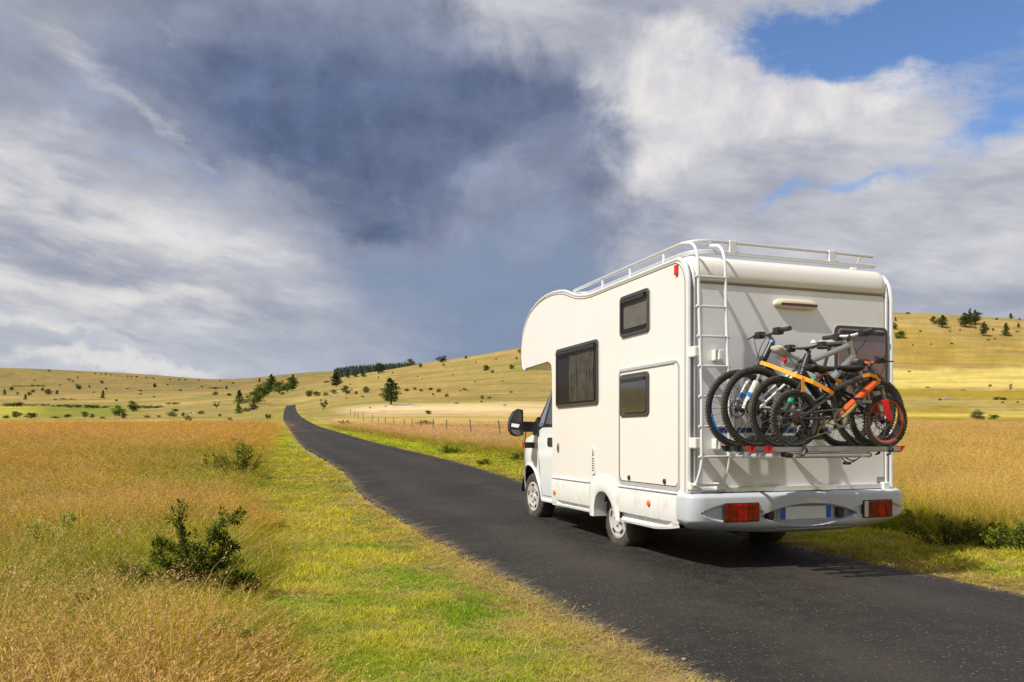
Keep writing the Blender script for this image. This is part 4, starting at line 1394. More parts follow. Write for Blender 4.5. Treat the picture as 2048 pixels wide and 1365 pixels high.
def bike_wheel(bike, hub, r, tyre_w, rim_m, seed, spokes=28, disc=True, mark=None):
    w = joint('wheel', bike, hub)
    rg = random.Random(seed)
    t = MB()
    n, k = 52, 10
    a_, b_ = tyre_w * 0.5, tyre_w * 0.46
    rc = r - a_
    for i in range(n):
        pass
    vs, fs = [], []
    for i in range(n):
        A = 2 * PI * i / n
        for j in range(k):
            q = 2 * PI * j / k
            rr = rc + a_ * math.cos(q)
            vs.append((rr * math.cos(A), b_ * math.sin(q), rr * math.sin(A)))
    for i in range(n):
        for j in range(k):
            fs.append((i * k + j, i * k + (j + 1) % k, ((i + 1) % n) * k + (j + 1) % k, ((i + 1) % n) * k + j))
    t.add(vs, fs)
    t.build('tyre', bike_tyre, w, smooth=True)
    kn = MB()
    cnt = int(2 * PI * r / 0.026)
    for i in range(cnt):
        A = 2 * PI * (i + rg.uniform(-.1, .1)) / cnt
        for y0, off, tall in ((-0.34, 0.0, 0.74), (0.34, 0.5, 0.74), (0.0, 0.5, 0.93)):
            AA = A + off * 2 * PI / cnt
            rr = rc + a_ * tall
            h = 0.006
            u = Vector((math.cos(AA), 0, math.sin(AA))); s_ = Vector((-math.sin(AA), 0, math.cos(AA)))
            yv = Vector((0, 1, 0))
            c = u * rr + yv * (y0 * tyre_w)
            e, f_ = s_ * 0.0062, yv * (0.006 if y0 else 0.009)
            q = [c - e - f_, c + e - f_, c + e + f_, c - e + f_]
            kn.add(q + [p + u * h for p in q], [(4, 5, 6, 7), (0, 1, 5, 4), (1, 2, 6, 5), (2, 3, 7, 6), (3, 0, 4, 7)])
    kn.build('tread', bike_tread, w)
    m = MB()
    ri = r - tyre_w * 0.92
    m.lathe([(ri + 0.006, -0.012), (ri - 0.006, -0.012), (ri - 0.016, -0.004), (ri - 0.016, 0.004), (ri - 0.006, 0.012), (ri + 0.006, 0.012)], 56, 'y')
    m.build('rim', rim_m, w, smooth=True, angle=40)
    if mark:
        d = MB(); d.tube([((ri - 0.005) * math.cos(a), -0.0125, (ri - 0.005) * math.sin(a)) for a in [R(x) for x in range(188, 232, 6)]], 0.011, 6)
        d.build('rim_mark', mark, w)
    s = MB()
    for i in range(spokes):
        a = 2 * PI * i / spokes
        b2 = a + (0.5 if i % 4 < 2 else -0.5)
        y = 0.028 if i % 2 else -0.028
        s.tube([(0.022 * math.cos(b2), y, 0.022 * math.sin(b2)), ((ri - 0.012) * math.cos(a), 0, (ri - 0.012) * math.sin(a))], 0.0016, 4, cap=False)
    s.build('spokes', spoke_m, w)['kind'] = 'stuff'
    h = MB(); h.lathe([(0.0, -0.05), (0.014, -0.05), (0.016, -0.036), (0.028, -0.030), (0.018, -0.02), (0.018, 0.02), (0.028, 0.030), (0.016, 0.036), (0.014, 0.05), (0, 0.05)], 16, 'y')
    h.build('hub', bike_black, w, smooth=True, angle=40)
    if disc:
        d = MB()
        o_, i_ = [], []
        for q in range(36):
            a = 2 * PI * q / 36
            o_.append((0.080 * math.cos(a), 0.080 * math.sin(a))); i_.append(((0.062 + 0.004 * (q % 2)) * math.cos(a), (0.062 + 0.004 * (q % 2)) * math.sin(a)))
        d.ring(o_, i_, lambda u, v, dd: (u, dd, v), 0.030, 0.033)
        for q in range(6):
            a = 2 * PI * q / 6
            d.tube([(0.02 * math.cos(a), 0.0315, 0.02 * math.sin(a)), (0.064 * math.cos(a + .5), 0.0315, 0.064 * math.sin(a + .5))], 0.004, 4)
        d.build('brake_disc', bike_steel, w)
    return w


def make_bike(P, label, d, tyre_w, cols, seed, bar_len=0.60, riser=0.03, bar_twist=0.0, cassette_near=True, suspension=False, saddle_tilt=0.0, crank_ang=0.8, saddle_len=0.27):
    """P: places in the carrier plane (x across the van, z up). 's' is +1 when the front points right"""
    sgn = 1 if P['fh'][0] > P['rh'][0] else -1
    cx = (P['fh'][0] + P['rh'][0]) / 2
    z0 = min(P['fh'][1] - P['rf'], P['rh'][1] - P['rr'])
    loc = TO_WORLD @ Vector((cx, d, z0))
    bike = thing('bicycle', label, 'bicycle', loc, VROT, 'bicycles on the rear carrier')
    q = {k: Vector((v[0] - cx, 0, v[1] - z0)) for k, v in P.items() if isinstance(v, tuple)}
    near = -1                                 # towards the viewer
    bike_wheel(bike, q['rh'], P['rr'], tyre_w, cols['rim_r'], seed, mark=cols.get('mark_r'))
    bike_wheel(bike, q['fh'], P['rf'], tyre_w, cols['rim_f'], seed + 1, mark=cols.get('mark_f'))
    up = (q['ht'] - q['hb']).normalized()
    st_top = q['sc']
    yv = Vector((0, 1, 0))
    f = MB()
    f.tube([q['hb'] - up * 0.01, q['ht'] + up * 0.01], 0.029, 12, mi=0)
    frame = f.build('frame', cols['frame'], bike, smooth=True)
    def ft(name, a, b, r0, r1, m):
        k = MB(); k.tube([a, a.lerp(b, 0.5), b], [r0, (r0 + r1) / 2, r1], 10); return k.build(name, m, frame, smooth=True)
    ft('down_tube', q['hb'] + up * 0.012, q['bb'], 0.035, 0.032, cols.get('down', cols['frame']))
    ft('top_tube', q['ht'] - up * 0.025, st_top, 0.026, 0.021, cols.get('top', cols['frame']))
    ft('seat_tube', q['bb'], st_top + (st_top - q['bb']).normalized() * 0.03, 0.021, 0.019, cols.get('seat', cols['frame']))
    for y in (-0.055, 0.055):
        for nm, a in (('seat_stay', st_top - (st_top - q['bb']).normalized() * 0.02), ('chain_stay', q['bb'])):
            k = MB(); k.tube([a + yv * y * 0.35, a.lerp(q['rh'], 0.35) + yv * y, q['rh'] + yv * y], [0.014, 0.012, 0.010], 8)
            k.build(nm, cols.get('stay', cols['frame']), frame, smooth=True)
    # fork
    crown = q['hb'] - up * 0.035
    k = MB(); k.box((-0.032, -0.068, -0.022), (0.032, 0.068, 0.022), bev=0.014)
    k.v = [tuple(crown + Vector(v)) for v in k.v]
    fork = k.build('fork', cols.get('crown', cols['fork']), bike, smooth=True)
    for y in (-0.055, 0.055):
        a, b = crown + yv * y, q['fh'] + yv * y
        m_ = a.lerp(b, 0.36)
        k = MB(); k.tube([a, m_], 0.015, 10); k.build('stanchion', cols.get('stanchion', cols['fork']), fork, smooth=True)
        k = MB(); k.tube([m_, a.lerp(b, 0.42), a.lerp(b, 0.85), b], [0.027, 0.028, 0.024, 0.016], 10); k.build('fork_leg', cols['fork'], fork, smooth=True)
        if 'fork_band' in cols:
            k = MB(); k.tube([a.lerp(b, 0.64), a.lerp(b, 0.74)], 0.0285, 10); k.build('fork_band', cols['fork_band'], fork, smooth=True)
    # stem, bars, grips, levers, cables
    top = q['ht'] + up * 0.04
    bar = q['bar']
    k = MB(); k.tube([q['ht'], top, top.lerp(bar, 0.5), bar], 0.016, 8)
    hb = k.build('handlebar', cols.get('stem', bike_black), bike, smooth=True)
    if 'headset' in cols:
        k = MB(); k.tube([q['ht'] - up * 0.03, q['ht'] + up * 0.03], 0.027, 12); k.build('headset', cols['headset'], hb, smooth=True)
    ct, s_ = math.cos(bar_twist), math.sin(bar_twist)
    bd = Vector((s_, ct, 0))
    h = bar_len / 2
    sweep = Vector((-sgn * 0.03, 0, 0))
    pts = fillet([bar - bd * h + sweep + Vector((0, 0, riser)), bar - bd * h * 0.45 + Vector((0, 0, riser)), bar - bd * 0.05, bar + bd * 0.05, bar + bd * h * 0.45 + Vector((0, 0, riser)), bar + bd * h + sweep + Vector((0, 0, riser))], 0.06, 4)
    k = MB(); k.tube(pts, 0.0115, 8); k.build('bar', cols.get('bar', bike_black), hb, smooth=True)
    for e in (-1, 1):
        end = bar + bd * h * e + sweep + Vector((0, 0, riser)); inn = bar + bd * h * e * 0.60 + sweep * 0.4 + Vector((0, 0, riser))
        k = MB(); k.tube([end + (end - inn).normalized() * 0.004, inn], 0.020, 10); k.build('grip', cols.get('grip', bike_grey), hb, smooth=True)
        c_ = bar + bd * h * e * 0.52 + Vector((0, 0, riser))
        k = MB(); k.box((-0.032, -0.034, -0.036), (0.038, 0.034, 0.024), bev=0.008); k.v = [tuple(c_ + Vector(v)) for v in k.v]
        k.tube([c_ + Vector((sgn * 0.03, 0, -0.005)), c_ + Vector((sgn * 0.065, 0, -0.02)) + bd * 0.02 * e, c_ + Vector((sgn * 0.06, 0, -0.03)) + bd * 0.10 * e], 0.006, 6)
        k.build('brake_lever', bike_black, hb, smooth=True)
        k = MB(); k.tube(bez(c_ + Vector((sgn * 0.02, 0, -0.01)), c_ + Vector((sgn * 0.13, 0, -0.05)) - bd * 0.06 * e, q['hb'] + Vector((sgn * 0.03, -0.02 * e, 0.03)), 10), 0.003, 5); k.build('cable', bike_black, hb)
    # saddle and post
    sd = q['sad']
    k = MB(); k.tube([st_top, st_top.lerp(sd, 0.9)], 0.0145, 10); k.build('seat_post', cols.get('post', bike_black), bike, smooth=True)
    k = MB()
    L_ = saddle_len
    secs = [(-0.5, 0.055, 0.012), (-0.44, 0.072, 0.022), (-0.25, 0.070, 0.026), (0.0, 0.042, 0.022), (0.25, 0.026, 0.018), (0.44, 0.021, 0.016), (0.5, 0.012, 0.008)]
    vs = []
    for t_, hw, th in secs:
        for j in range(10):
            a = 2 * PI * j / 10
            zz = th * math.sin(a) * (1.0 if math.sin(a) > 0 else 1.6) + 0.012 * (abs(t_) * 2) ** 2 * (1 if t_ < 0 else 0.4)
            x_ = t_ * L_
            vs.append((sgn * (x_ * math.cos(saddle_tilt) + zz * 0), hw * math.cos(a), zz + x_ * math.sin(saddle_tilt)))
    n_ = len(secs)
    k.add([tuple(sd + Vector(v)) for v in vs], [(i * 10 + j, i * 10 + (j + 1) % 10, (i + 1) * 10 + (j + 1) % 10, (i + 1) * 10 + j) for i in range(n_ - 1) for j in range(10)] + [tuple(range(10)), tuple((n_ - 1) * 10 + j for j in range(10))])
    so = k.build('saddle', cols['saddle'], bike, smooth=True, angle=60)
    k = MB()
    for y in (-0.022, 0.022): k.tube([sd + Vector((sgn * -0.10, y, -0.022)), sd + Vector((sgn * -0.03, y, -0.05)), sd + Vector((sgn * 0.05, y, -0.05)), sd + Vector((sgn * 0.10, y, -0.02))], 0.004, 6)
    k.build('saddle_rail', bike_steel, so)
    # cranks, rings, chain, cassette, derailleur
    yn = (-1 if cassette_near else 1) * 0.06
    k = MB()
    o_, i_ = [], []
    for j in range(44):
        a = 2 * PI * j / 44; rr = 0.075 + (0.004 if j % 2 else 0)
        o_.append((rr * math.cos(a), rr * math.sin(a))); i_.append((0.055 * math.cos(a), 0.055 * math.sin(a)))
    bb = q['bb']
    k.ring(o_, i_, lambda u, v, dd: (bb.x + u, yn + dd, bb.z + v), -0.003, 0.003)
    for j in range(4):
        a = PI / 2 * j + 0.4
        k.tube([bb + Vector((0, yn, 0)), bb + Vector((0.058 * math.cos(a), yn, 0.058 * math.sin(a)))], 0.007, 6)
    k.build('chainring', bike_steel, bike)
    for e, a in ((-1, crank_ang), (1, crank_ang + PI)):
        tip = bb + Vector((P.get('crank', 0.165) * math.cos(a), e * 0.095, P.get('crank', 0.165) * math.sin(a)))
        k = MB(); k.tube([bb + yv * e * 0.07, bb.lerp(tip, 0.5) + yv * e * 0.04, tip], [0.017, 0.014, 0.012], 8); cr = k.build('crank', cols.get('crank', bike_black), bike, smooth=True)
        k = MB(); pd = tip + yv * e * 0.055
        for xx, yy in ((-0.035, 0), (0.035, 0)): k.box((xx - 0.007, -0.045, -0.012), (xx + 0.007, 0.045, 0.012), bev=0.003)
        for yy in (-0.04, 0.0, 0.04): k.box((-0.035, yy - 0.006, -0.009), (0.035, yy + 0.006, 0.009))
        k.v = [tuple(pd + Vector(v)) for v in k.v]
        k.build('pedal', cols.get('pedal', bike_black), cr)
    k = MB()
    for z_, rr in ((0.0, 0.055), (0.006, 0.048), (0.012, 0.041), (0.018, 0.034)):
        k.lathe([(0.016, 0), (rr, 0), (rr, 0.002), (0.016, 0.002)], 30, 'y', (q['rh'].x, yn * 0.55 + math.copysign(z_, yn), q['rh'].z))
    k.build('cassette', mat('rusty_steel', (0.12, 0.07, 0.05), 0.55, metal=0.5) if 'rusty_steel' not in MATS else MATS['rusty_steel'], bike)
    k = MB()
    rh = q['rh']
    low = rh + Vector((sgn * 0.03, yn, -0.15))
    k.tube([rh + Vector((0, yn, -0.02)), rh + Vector((sgn * 0.035, yn * 1.1, -0.07)), rh + Vector((sgn * 0.02, yn, -0.09)), low], [0.012, 0.014, 0.010, 0.010], 8)
    for c_ in (rh + Vector((sgn * 0.02, yn, -0.09)), low): k.lathe([(0, -0.004), (0.022, -0.004), (0.022, 0.004), (0, 0.004)], 14, 'y', tuple(c_))
    k.build('derailleur', bike_black, bike, smooth=True, angle=40)
    k = MB()
    k.tube([rh + Vector((0, yn, 0.042)), bb + Vector((0, yn, 0.074))], 0.0045, 5)
    k.tube([low + Vector((0, 0, -0.02)), bb + Vector((0, yn, -0.074))], 0.0045, 5)
    k.build('chain', bike_steel, bike)
    for nm, aa, bb_, rr, mm in cols.get('extras', ()):
        a, b = Vector((aa[0] - cx, aa[2], aa[1] - z0)), Vector((bb_[0] - cx, bb_[2], bb_[1] - z0))
        k = MB(); k.tube([a, a.lerp(b, .12), a.lerp(b, .5), a.lerp(b, .88), b], [rr * .55, rr * .95, rr, rr * .95, rr * .55], 12); k.build(nm, mm, bike, smooth=True)
    if suspension:
        k = MB(); a, b = st_top.lerp(bb, 0.35), q['ht'].lerp(bb, 0.45)
        k.tube([a, b], 0.014, 8)
        k.build('shock', bike_red, frame, smooth=True)
    return bike, q, Vector((cx, d, z0))


make_bike(dict(fh=(0.305, 1.445), rh=(1.395, 1.445), rf=0.330, rr=0.330, ht=(0.625, 2.005), hb=(0.528, 1.835), bar=(0.600, 2.085), sad=(1.262, 2.040), sc=(1.170, 1.780), bb=(0.985, 1.42)),
          'bicycle nearest the rear wall, with white fork, blue headset and raised beige saddle', -0.33, 0.043,
          dict(frame=bike_black, fork=bike_white, stanchion=bike_silver, crown=bike_black, headset=bike_blue, fork_band=bike_blue, saddle=saddle_white, rim_r=bike_black, rim_f=bike_black, mark_f=bike_blue, stem=bike_silver, extras=[('front_lamp', (0.50, 1.875, -0.02), (0.545, 1.868, -0.02), 0.028, bike_black), ('bottle', (0.80, 1.70, 0), (0.90, 1.55, 0), 0.036, bike_white)]), 1, riser=0.02, cassette_near=False, bar_len=0.56, bar_twist=0.12)
make_bike(dict(rh=(0.331, 1.453), fh=(1.455, 1.453), rr=0.332, rf=0.332, ht=(1.285, 2.025), hb=(1.325, 1.890), bar=(1.300, 2.085), sad=(0.640, 1.900), sc=(0.745, 1.800), bb=(0.800, 1.42)),
          'silver framed bicycle, second from the rear wall, its front to the right', -0.52, 0.044,
          dict(frame=bike_silver, fork=bike_silver, stay=bike_white, saddle=saddle_white, rim_r=bike_black, rim_f=bike_black, grip=bike_grey, bar=bike_white, extras=[('saddle_bag', (0.60, 1.845, -0.01), (0.72, 1.815, -0.01), 0.042, bike_white), ('rear_lamp', (0.575, 1.85, -0.03), (0.60, 1.845, -0.03), 0.022, bike_red)]), 3, riser=0.012, saddle_tilt=-0.35, bar_len=0.58, suspension=True)
make_bike(dict(fh=(0.428, 1.408), rh=(1.408, 1.412), rf=0.290, rr=0.292, ht=(0.700, 1.870), hb=(0.640, 1.720), bar=(0.680, 1.935), sad=(1.115, 1.785), sc=(1.06, 1.60), bb=(0.93, 1.40)),
          'black bicycle with green banded fork legs and white bell, third from the rear wall', -0.70, 0.043,
          dict(frame=bike_black, fork=bike_grey, stanchion=bike_black, crown=bike_black, fork_band=bike_green, saddle=saddle_black, rim_r=bike_black, rim_f=bike_black, extras=[('lock', (0.715, 1.69, -0.03), (0.75, 1.63, -0.03), 0.036, bike_green), ('bag', (0.86, 1.62, 0), (1.0, 1.60, 0), 0.05, bike_black), ('reflector', (0.95, 1.66, -0.05), (0.99, 1.655, -0.05), 0.026, strap_m)]), 5, riser=0.015, cassette_near=False, bar_len=0.56, bar_twist=-0.35, saddle_len=0.25)
dbike, dq, dorg = make_bike(dict(rh=(0.444, 1.352), fh=(1.347, 1.342), rr=0.228, rf=0.218, ht=(1.196, 1.752), hb=(1.240, 1.640), bar=(1.205, 1.815), sad=(0.70, 1.757), sc=(0.80, 1.585), bb=(0.845, 1.36), crank=0.185),
          'small black and orange child bicycle with red fork and orange rim, outermost on the carrier', -0.86, 0.041,
          dict(frame=bike_grey, fork=bike_red, stanchion=bike_steel, crown=bike_black, down=bike_orange, saddle=saddle_black, rim_r=bike_black, rim_f=rim_orange, crank=gold, pedal=bike_steel, bar=bike_orange, grip=bike_grey, stay=bike_grey), 7, riser=0.022, crank_ang=0.75, bar_len=0.50, bar_twist=0.25, saddle_len=0.26)
# bell on the third bicycle's bar
wpt = TO_WORLD @ Vector((0.70, -0.77, 1.968))
t = MB(); t.lathe([(0.0, 0.028), (0.014, 0.024), (0.022, 0.012), (0.024, 0.0), (0.0, -0.004)], 16, 'z')
bl = t.build('bell', bike_white, None, smooth=True); bl.location = wpt
tag(bl, 'small white bell clipped on the black handlebar of the third bicycle', 'bell')

# the carrier
car = thing('bike_carrier', 'aluminium bike carrier with red end caps bolted on the motorhome rear', 'bike carrier', (VX, VY, 0), VROT)
rail_m = mat('carrier_rail', (0.38, 0.38, 0.37), 0.4, metal=0.7, var=0.06, vscale=12)
for y, x0, x1 in ((-0.33, 0.19, 1.62), (-0.52, 0.17, 1.60), (-0.70, 0.17, 1.54), (-0.86, 0.21, 1.475)):
    zt = 1.113
    pr = [(-0.028, zt + 0.016), (-0.020, zt + 0.016), (-0.016, zt - 0.004), (0.016, zt - 0.004), (0.020, zt + 0.016), (0.028, zt + 0.016), (0.030, zt - 0.020), (0.022, zt - 0.026), (-0.022, zt - 0.026), (-0.030, zt - 0.020)]
    s = MB(); p = len(pr)
    vs = [(x, y + a, z) for x in (x0, x1) for a, z in pr]
    s.add(vs, [(j, (j + 1) % p, p + (j + 1) % p, p + j) for j in range(p)] + [tuple(range(p)), tuple(range(p, 2 * p))])
    rail = s.build('wheel_rail', rail_m, car)
    for x, e in ((x0, -1), (x1, 1)):
        s = MB(); s.add([(x + e * 0.001, y - 0.034, zt - 0.03), (x + e * 0.001, y + 0.034, zt - 0.03), (x + e * 0.001, y + 0.036, zt + 0.022), (x + e * 0.001, y - 0.036, zt + 0.022),
                         (x + e * 0.028, y - 0.024, zt - 0.022), (x + e * 0.028, y + 0.024, zt - 0.022), (x + e * 0.050, y + 0.032, zt + 0.022), (x + e * 0.050, y - 0.032, zt + 0.022)],
                        [(0, 1, 2, 3), (4, 5, 6, 7), (0, 1, 5, 4), (1, 2, 6, 5), (2, 3, 7, 6), (3, 0, 4, 7)])
        s.build('end_cap', red_d if (y < -0.6 or e > 0) else blackp, rail)
for x, y in ((0.50, -0.86), (1.36, -0.86), (0.31, -0.33), (0.45, -0.70), (1.40, -0.70)):
    s = MB(); s.tube([(x, y - 0.036, 1.155), (x + 0.006, y - 0.044, 1.11), (x - 0.012, y - 0.046, 1.07), (x - 0.04, y - 0.04, 1.06)], [0.008, 0.012, 0.012, 0.006], 6)
    s.box((x - 0.01, y - 0.05, 1.085), (x + 0.03, y - 0.034, 1.118), bev=0.004)
    s.build('wheel_clamp', blackp, car)
s = MB(); s.tube([(0.36, -0.86, 1.062), (1.17, -0.86, 1.062)], 0.021, 12); s.build('cross_tube', alu, car, smooth=True)
s = MB(); s.tube([(1.17, -0.86, 1.062), (1.195, -0.86, 1.062)], [0.024, 0.018], 12); s.build('tube_cap', rail_m, car, smooth=True)
s = MB(); s.box((0.33, -0.90, 1.05), (0.40, -0.82, 1.085), bev=0.01); s.build('tube_joint', blackp, car)
for x in (0.42, 1.10):
    s = MB(); s.tube([(x, 0, 1.04), (x, -0.88, 1.06)], 0.018, 8); s.build('support_arm', alu, car, smooth=True)
for x in (0.42, 1.10):
    s = MB(); s.tube(fillet([(x, -0.02, 1.05), (x, -0.10, 1.20), (x, -0.10, 1.72), (x, -0.01, 1.80)], 0.08, 5), 0.015, 8); s.build('frame_hoop', alu, car, smooth=True)
s = MB()
s.tube(bez((0.93, -0.86, 1.05), (1.0, -0.88, 0.985), (1.09, -0.86, 1.05), 8), 0.005, 5); s.tube(bez((0.90, -0.86, 1.04), (0.93, -0.9, 0.97), (1.06, -0.86, 1.03), 8), 0.005, 5)
s.build('hanging_cable', blackp, car, smooth=True)
s = MB(); s.box((0.915, -0.89, 0.985), (0.975, -0.85, 1.008), bev=0.008); s.build('plug', blackp, car)

# orange straps
def strap(name, pts, label, w=0.013):
    s = MB()
    vs = []
    P_ = [TO_WORLD @ Vector(p) for p in pts]
    for i, p in enumerate(P_):
        t_ = (P_[min(i + 1, len(P_) - 1)] - P_[max(i - 1, 0)]).normalized()
        out = TO_WORLD.to_3x3() @ Vector((0, -1, 0))
        n_ = t_.cross(out).normalized() * w
        vs += [p - n_, p + n_, p + n_ - out * 0.003, p - n_ - out * 0.003]
    fs = []
    for i in range(len(P_) - 1):
        for j in range(4): fs.append((i * 4 + j, i * 4 + (j + 1) % 4, i * 4 + 4 + (j + 1) % 4, i * 4 + 4 + j))
    s.add(vs, fs + [(0, 1, 2, 3), tuple(len(vs) - 4 + j for j in range(4))])
    tag(s.build(name, strap_m), label, 'strap', 'orange lashing straps')


strap('lashing_strap', [(0.30, -0.62, 1.815), (0.36, -0.70, 1.775), (0.45, -0.86, 1.695), (0.56, -0.93, 1.640), (0.70, -0.945, 1.575), (0.745, -0.94, 1.548)], 'long orange strap pulled tight across the middle of the bikes', 0.017)
strap('lashing_strap', [(0.435, -0.93, 1.680), (0.455, -0.94, 1.668), (0.458, -0.94, 1.62), (0.455, -0.94, 1.560)], 'short orange strap hanging down over the left rear wheels', 0.015)
strap('lashing_strap', [(1.06, -0.92, 1.700), (1.12, -0.93, 1.712), (1.20, -0.92, 1.700), (1.25, -0.90, 1.665), (1.262, -0.88, 1.640)], 'orange strap looped round the head of the child bicycle', 0.014)

# ------------------------------------------------------------------ trees and bushes on the hills
def leaf_mat(name, cols, up=0.0):
    """leaves: colour differs from leaf to leaf"""
    m = bpy.data.materials.new(name); m.use_nodes = True
    n = NT(m.node_tree)
    g = n.node('ShaderNodeNewGeometry')
    oi = n.node('ShaderNodeObjectInfo')
    f = g.outputs['Random Per Island']
    c = n.mix(n.ss(f, 0.0, 1.0), cols[0], cols[1])
    c = n.mix(n.ss(f, 0.85, 1.0), c, cols[2])
    k = n.m('ADD', 0.8, n.m('MULTIPLY', oi.outputs['Random'], 0.45))
    c = n.mix(1.0, c, n.vec(k, k, n.m('MULTIPLY', k, 0.95)), 'MULTIPLY')
    d = n.node('ShaderNodeBsdfDiffuse'); n.put(d.inputs[0], c)
    if up: n.put(d.inputs['Normal'], n.vm('NORMALIZE', n.vm('ADD', n.vm('SCALE', g.outputs['Normal'], 1.0 - up), (-0.25 * up, -0.2 * up, up)), (0, 0, 0)))
    t = n.node('ShaderNodeBsdfTranslucent'); n.put(t.inputs[0], c)
    mx = n.node('ShaderNodeMixShader'); mx.inputs[0].default_value = 0.25
    n.put(mx.inputs[1], d.outputs[0]); n.put(mx.inputs[2], t.outputs[0])
    out = n.node('ShaderNodeOutputMaterial'); n.put(out.inputs[0], mx.outputs[0])
    MATS[name] = m
    return m


leaf_dark = leaf_mat('pine_needles', [(0.028, 0.046, 0.014), (0.060, 0.082, 0.022), (0.11, 0.13, 0.04)], 0.30)
leaf_green = leaf_mat('broad_leaves', [(0.040, 0.080, 0.010), (0.085, 0.145, 0.016), (0.15, 0.21, 0.03)], 0.35)
leaf_olive = leaf_mat('olive_leaves', [(0.06, 0.080, 0.022), (0.12, 0.140, 0.045), (0.19, 0.20, 0.08)], 0.35)
leaf_brown = leaf_mat('dry_bush_leaves', [(0.06, 0.06, 0.02), (0.11, 0.10, 0.035), (0.17, 0.145, 0.06)], 0.35)
bark = mat('bark', (0.055, 0.042, 0.032), 0.9, var=0.4, vscale=6)


def leaf_mesh(name, clusters, size, seed, m, aspect=0.5):
    """many leaf-sized faces spread through clusters (centre, radii, count)"""
    rg = np.random.RandomState(seed)
    V, Fc = [], 0
    allv = []
    for c, rad, cnt in clusters:
        p = rg.normal(size=(cnt, 3)); p /= np.linalg.norm(p, axis=1)[:, None]
        p *= (rg.uniform(0, 1, cnt) ** 0.42)[:, None]
        p = p * np.array(rad) + np.array(c)
        u = rg.normal(size=(cnt, 3)); u /= np.linalg.norm(u, axis=1)[:, None]
        w = np.cross(u, rg.normal(size=(cnt, 3))); w /= np.linalg.norm(w, axis=1)[:, None] + 1e-9
        s = size * rg.uniform(0.6, 1.35, cnt)[:, None]
        q = np.stack([p - u * s - w * s * aspect * .6, p + u * s * .2 - w * s * aspect, p + u * s, p + u * s * .1 + w * s * aspect], 1)
        allv.append(q.reshape(-1, 3))
    v = np.concatenate(allv)
    nf = len(v) // 4
    me = bpy.data.meshes.new(name)
    me.vertices.add(len(v)); me.vertices.foreach_set('co', v.astype(np.float32).ravel())
    me.loops.add(len(v)); me.loops.foreach_set('vertex_index', np.arange(len(v), dtype=np.int32))
    me.polygons.add(nf); me.polygons.foreach_set('loop_start', np.arange(0, len(v), 4, dtype=np.int32))
    me.update(calc_edges=True)
    me.materials.append(m)
    return me


def trunk_mesh(name, segs):
    b = MB()
    for pts, r in segs: b.tube(pts, r, 6)
    me = bpy.data.meshes.new(name); me.from_pydata(b.v, [], b.f); me.materials.append(bark); me.update()
    return me


# prototypes are one metre tall and one metre wide
def proto(kind, seed):
    rg = random.Random(seed)
    cl, tr = [], []
    if kind == 'pine':
        tr.append(([(0, 0, -0.05), (0.01, 0, 0.4), (-0.01, 0.01, 0.92)], [0.035, 0.025, 0.006]))
        n = 9
        for i in range(n):
            h = 0.20 + 0.75 * i / (n - 1)
            w = 0.46 * (1 - ((h - 0.30) / 0.75) ** 2 if h > 0.3 else 0.8)
            w = max(0.09, w) * rg.uniform(0.8, 1.1)
            for k in range(6 if h < 0.85 else 3):
                a = rg.uniform(0, 2 * PI); d = w * rg.uniform(0.25, 0.75)
                c = (d * math.cos(a), d * math.sin(a), h + rg.uniform(-0.03, 0.03))
                cl.append((c, (w * 0.55, w * 0.55, 0.062), 75))
                tr.append(([(0, 0, h - 0.05), c], [0.010, 0.004]))
        size = 0.026
    elif kind == 'fir':
        tr.append(([(0, 0, -0.05), (0, 0, 0.95)], [0.03, 0.004]))
        for i in range(11):
            h = 0.08 + 0.88 * i / 10
            w = 0.46 * (1 - h) ** 0.8 + 0.05
            for k in range(4):
                a = rg.uniform(0, 2 * PI); d = w * rg.uniform(0.15, 0.55)
                cl.append(((d * math.cos(a), d * math.sin(a), h), (w * 0.6, w * 0.6, 0.06), 45))
        size = 0.030
    elif kind == 'round':
        tr.append(([(0, 0, -0.05), (0.02, 0, 0.25), (0, 0.02, 0.6)], [0.045, 0.035, 0.012]))
        for i in range(26):
            a, e = rg.uniform(0, 2 * PI), rg.uniform(-1.1, 1.35)
            d = rg.uniform(0.10, 0.36)
            c = (d * math.cos(a) * math.cos(e), d * math.sin(a) * math.cos(e), 0.46 + 0.38 * math.sin(e) * rg.uniform(.6, 1))
            cl.append((c, (rg.uniform(.13, .22),) * 2 + (rg.uniform(.11, .18),), 90))
        size = 0.026
    elif kind == 'small':
        tr.append(([(0, 0, -0.05), (0.03, 0, 0.3), (0, 0, 0.7)], [0.04, 0.03, 0.01]))
        for i in range(10):
            a = rg.uniform(0, 2 * PI); d = rg.uniform(0.1, 0.34); h = rg.uniform(0.30, 0.9)
            c = (d * math.cos(a), d * math.sin(a), h)
            cl.append((c, (rg.uniform(.13, .2),) * 2 + (.12,), 75)); tr.append(([(0.01, 0, 0.3), c], [0.015, 0.005]))
        size = 0.035
    else:                                     # bush
        tr.append(([(0, 0, -0.05), (0.05, 0, 0.3)], [0.03, 0.012])); tr.append(([(0, 0, 0), (-0.12, 0.05, 0.4)], [0.02, 0.008]))
        for i in range(16):
            a = rg.uniform(0, 2 * PI); d = rg.uniform(0.05, 0.36)
            h = rg.uniform(0.12, 0.80) * (1 - (d / 0.5) ** 2 * 0.7)
            cl.append(((d * math.cos(a), d * math.sin(a), h), (rg.uniform(.13, .22),) * 2 + (rg.uniform(.14, .22),), 60))
        size = 0.042
    return cl, tr, size


PROTO = {}
LEAFM = {'d': leaf_dark, 'g': leaf_green, 'o': leaf_olive, 'b': leaf_brown}


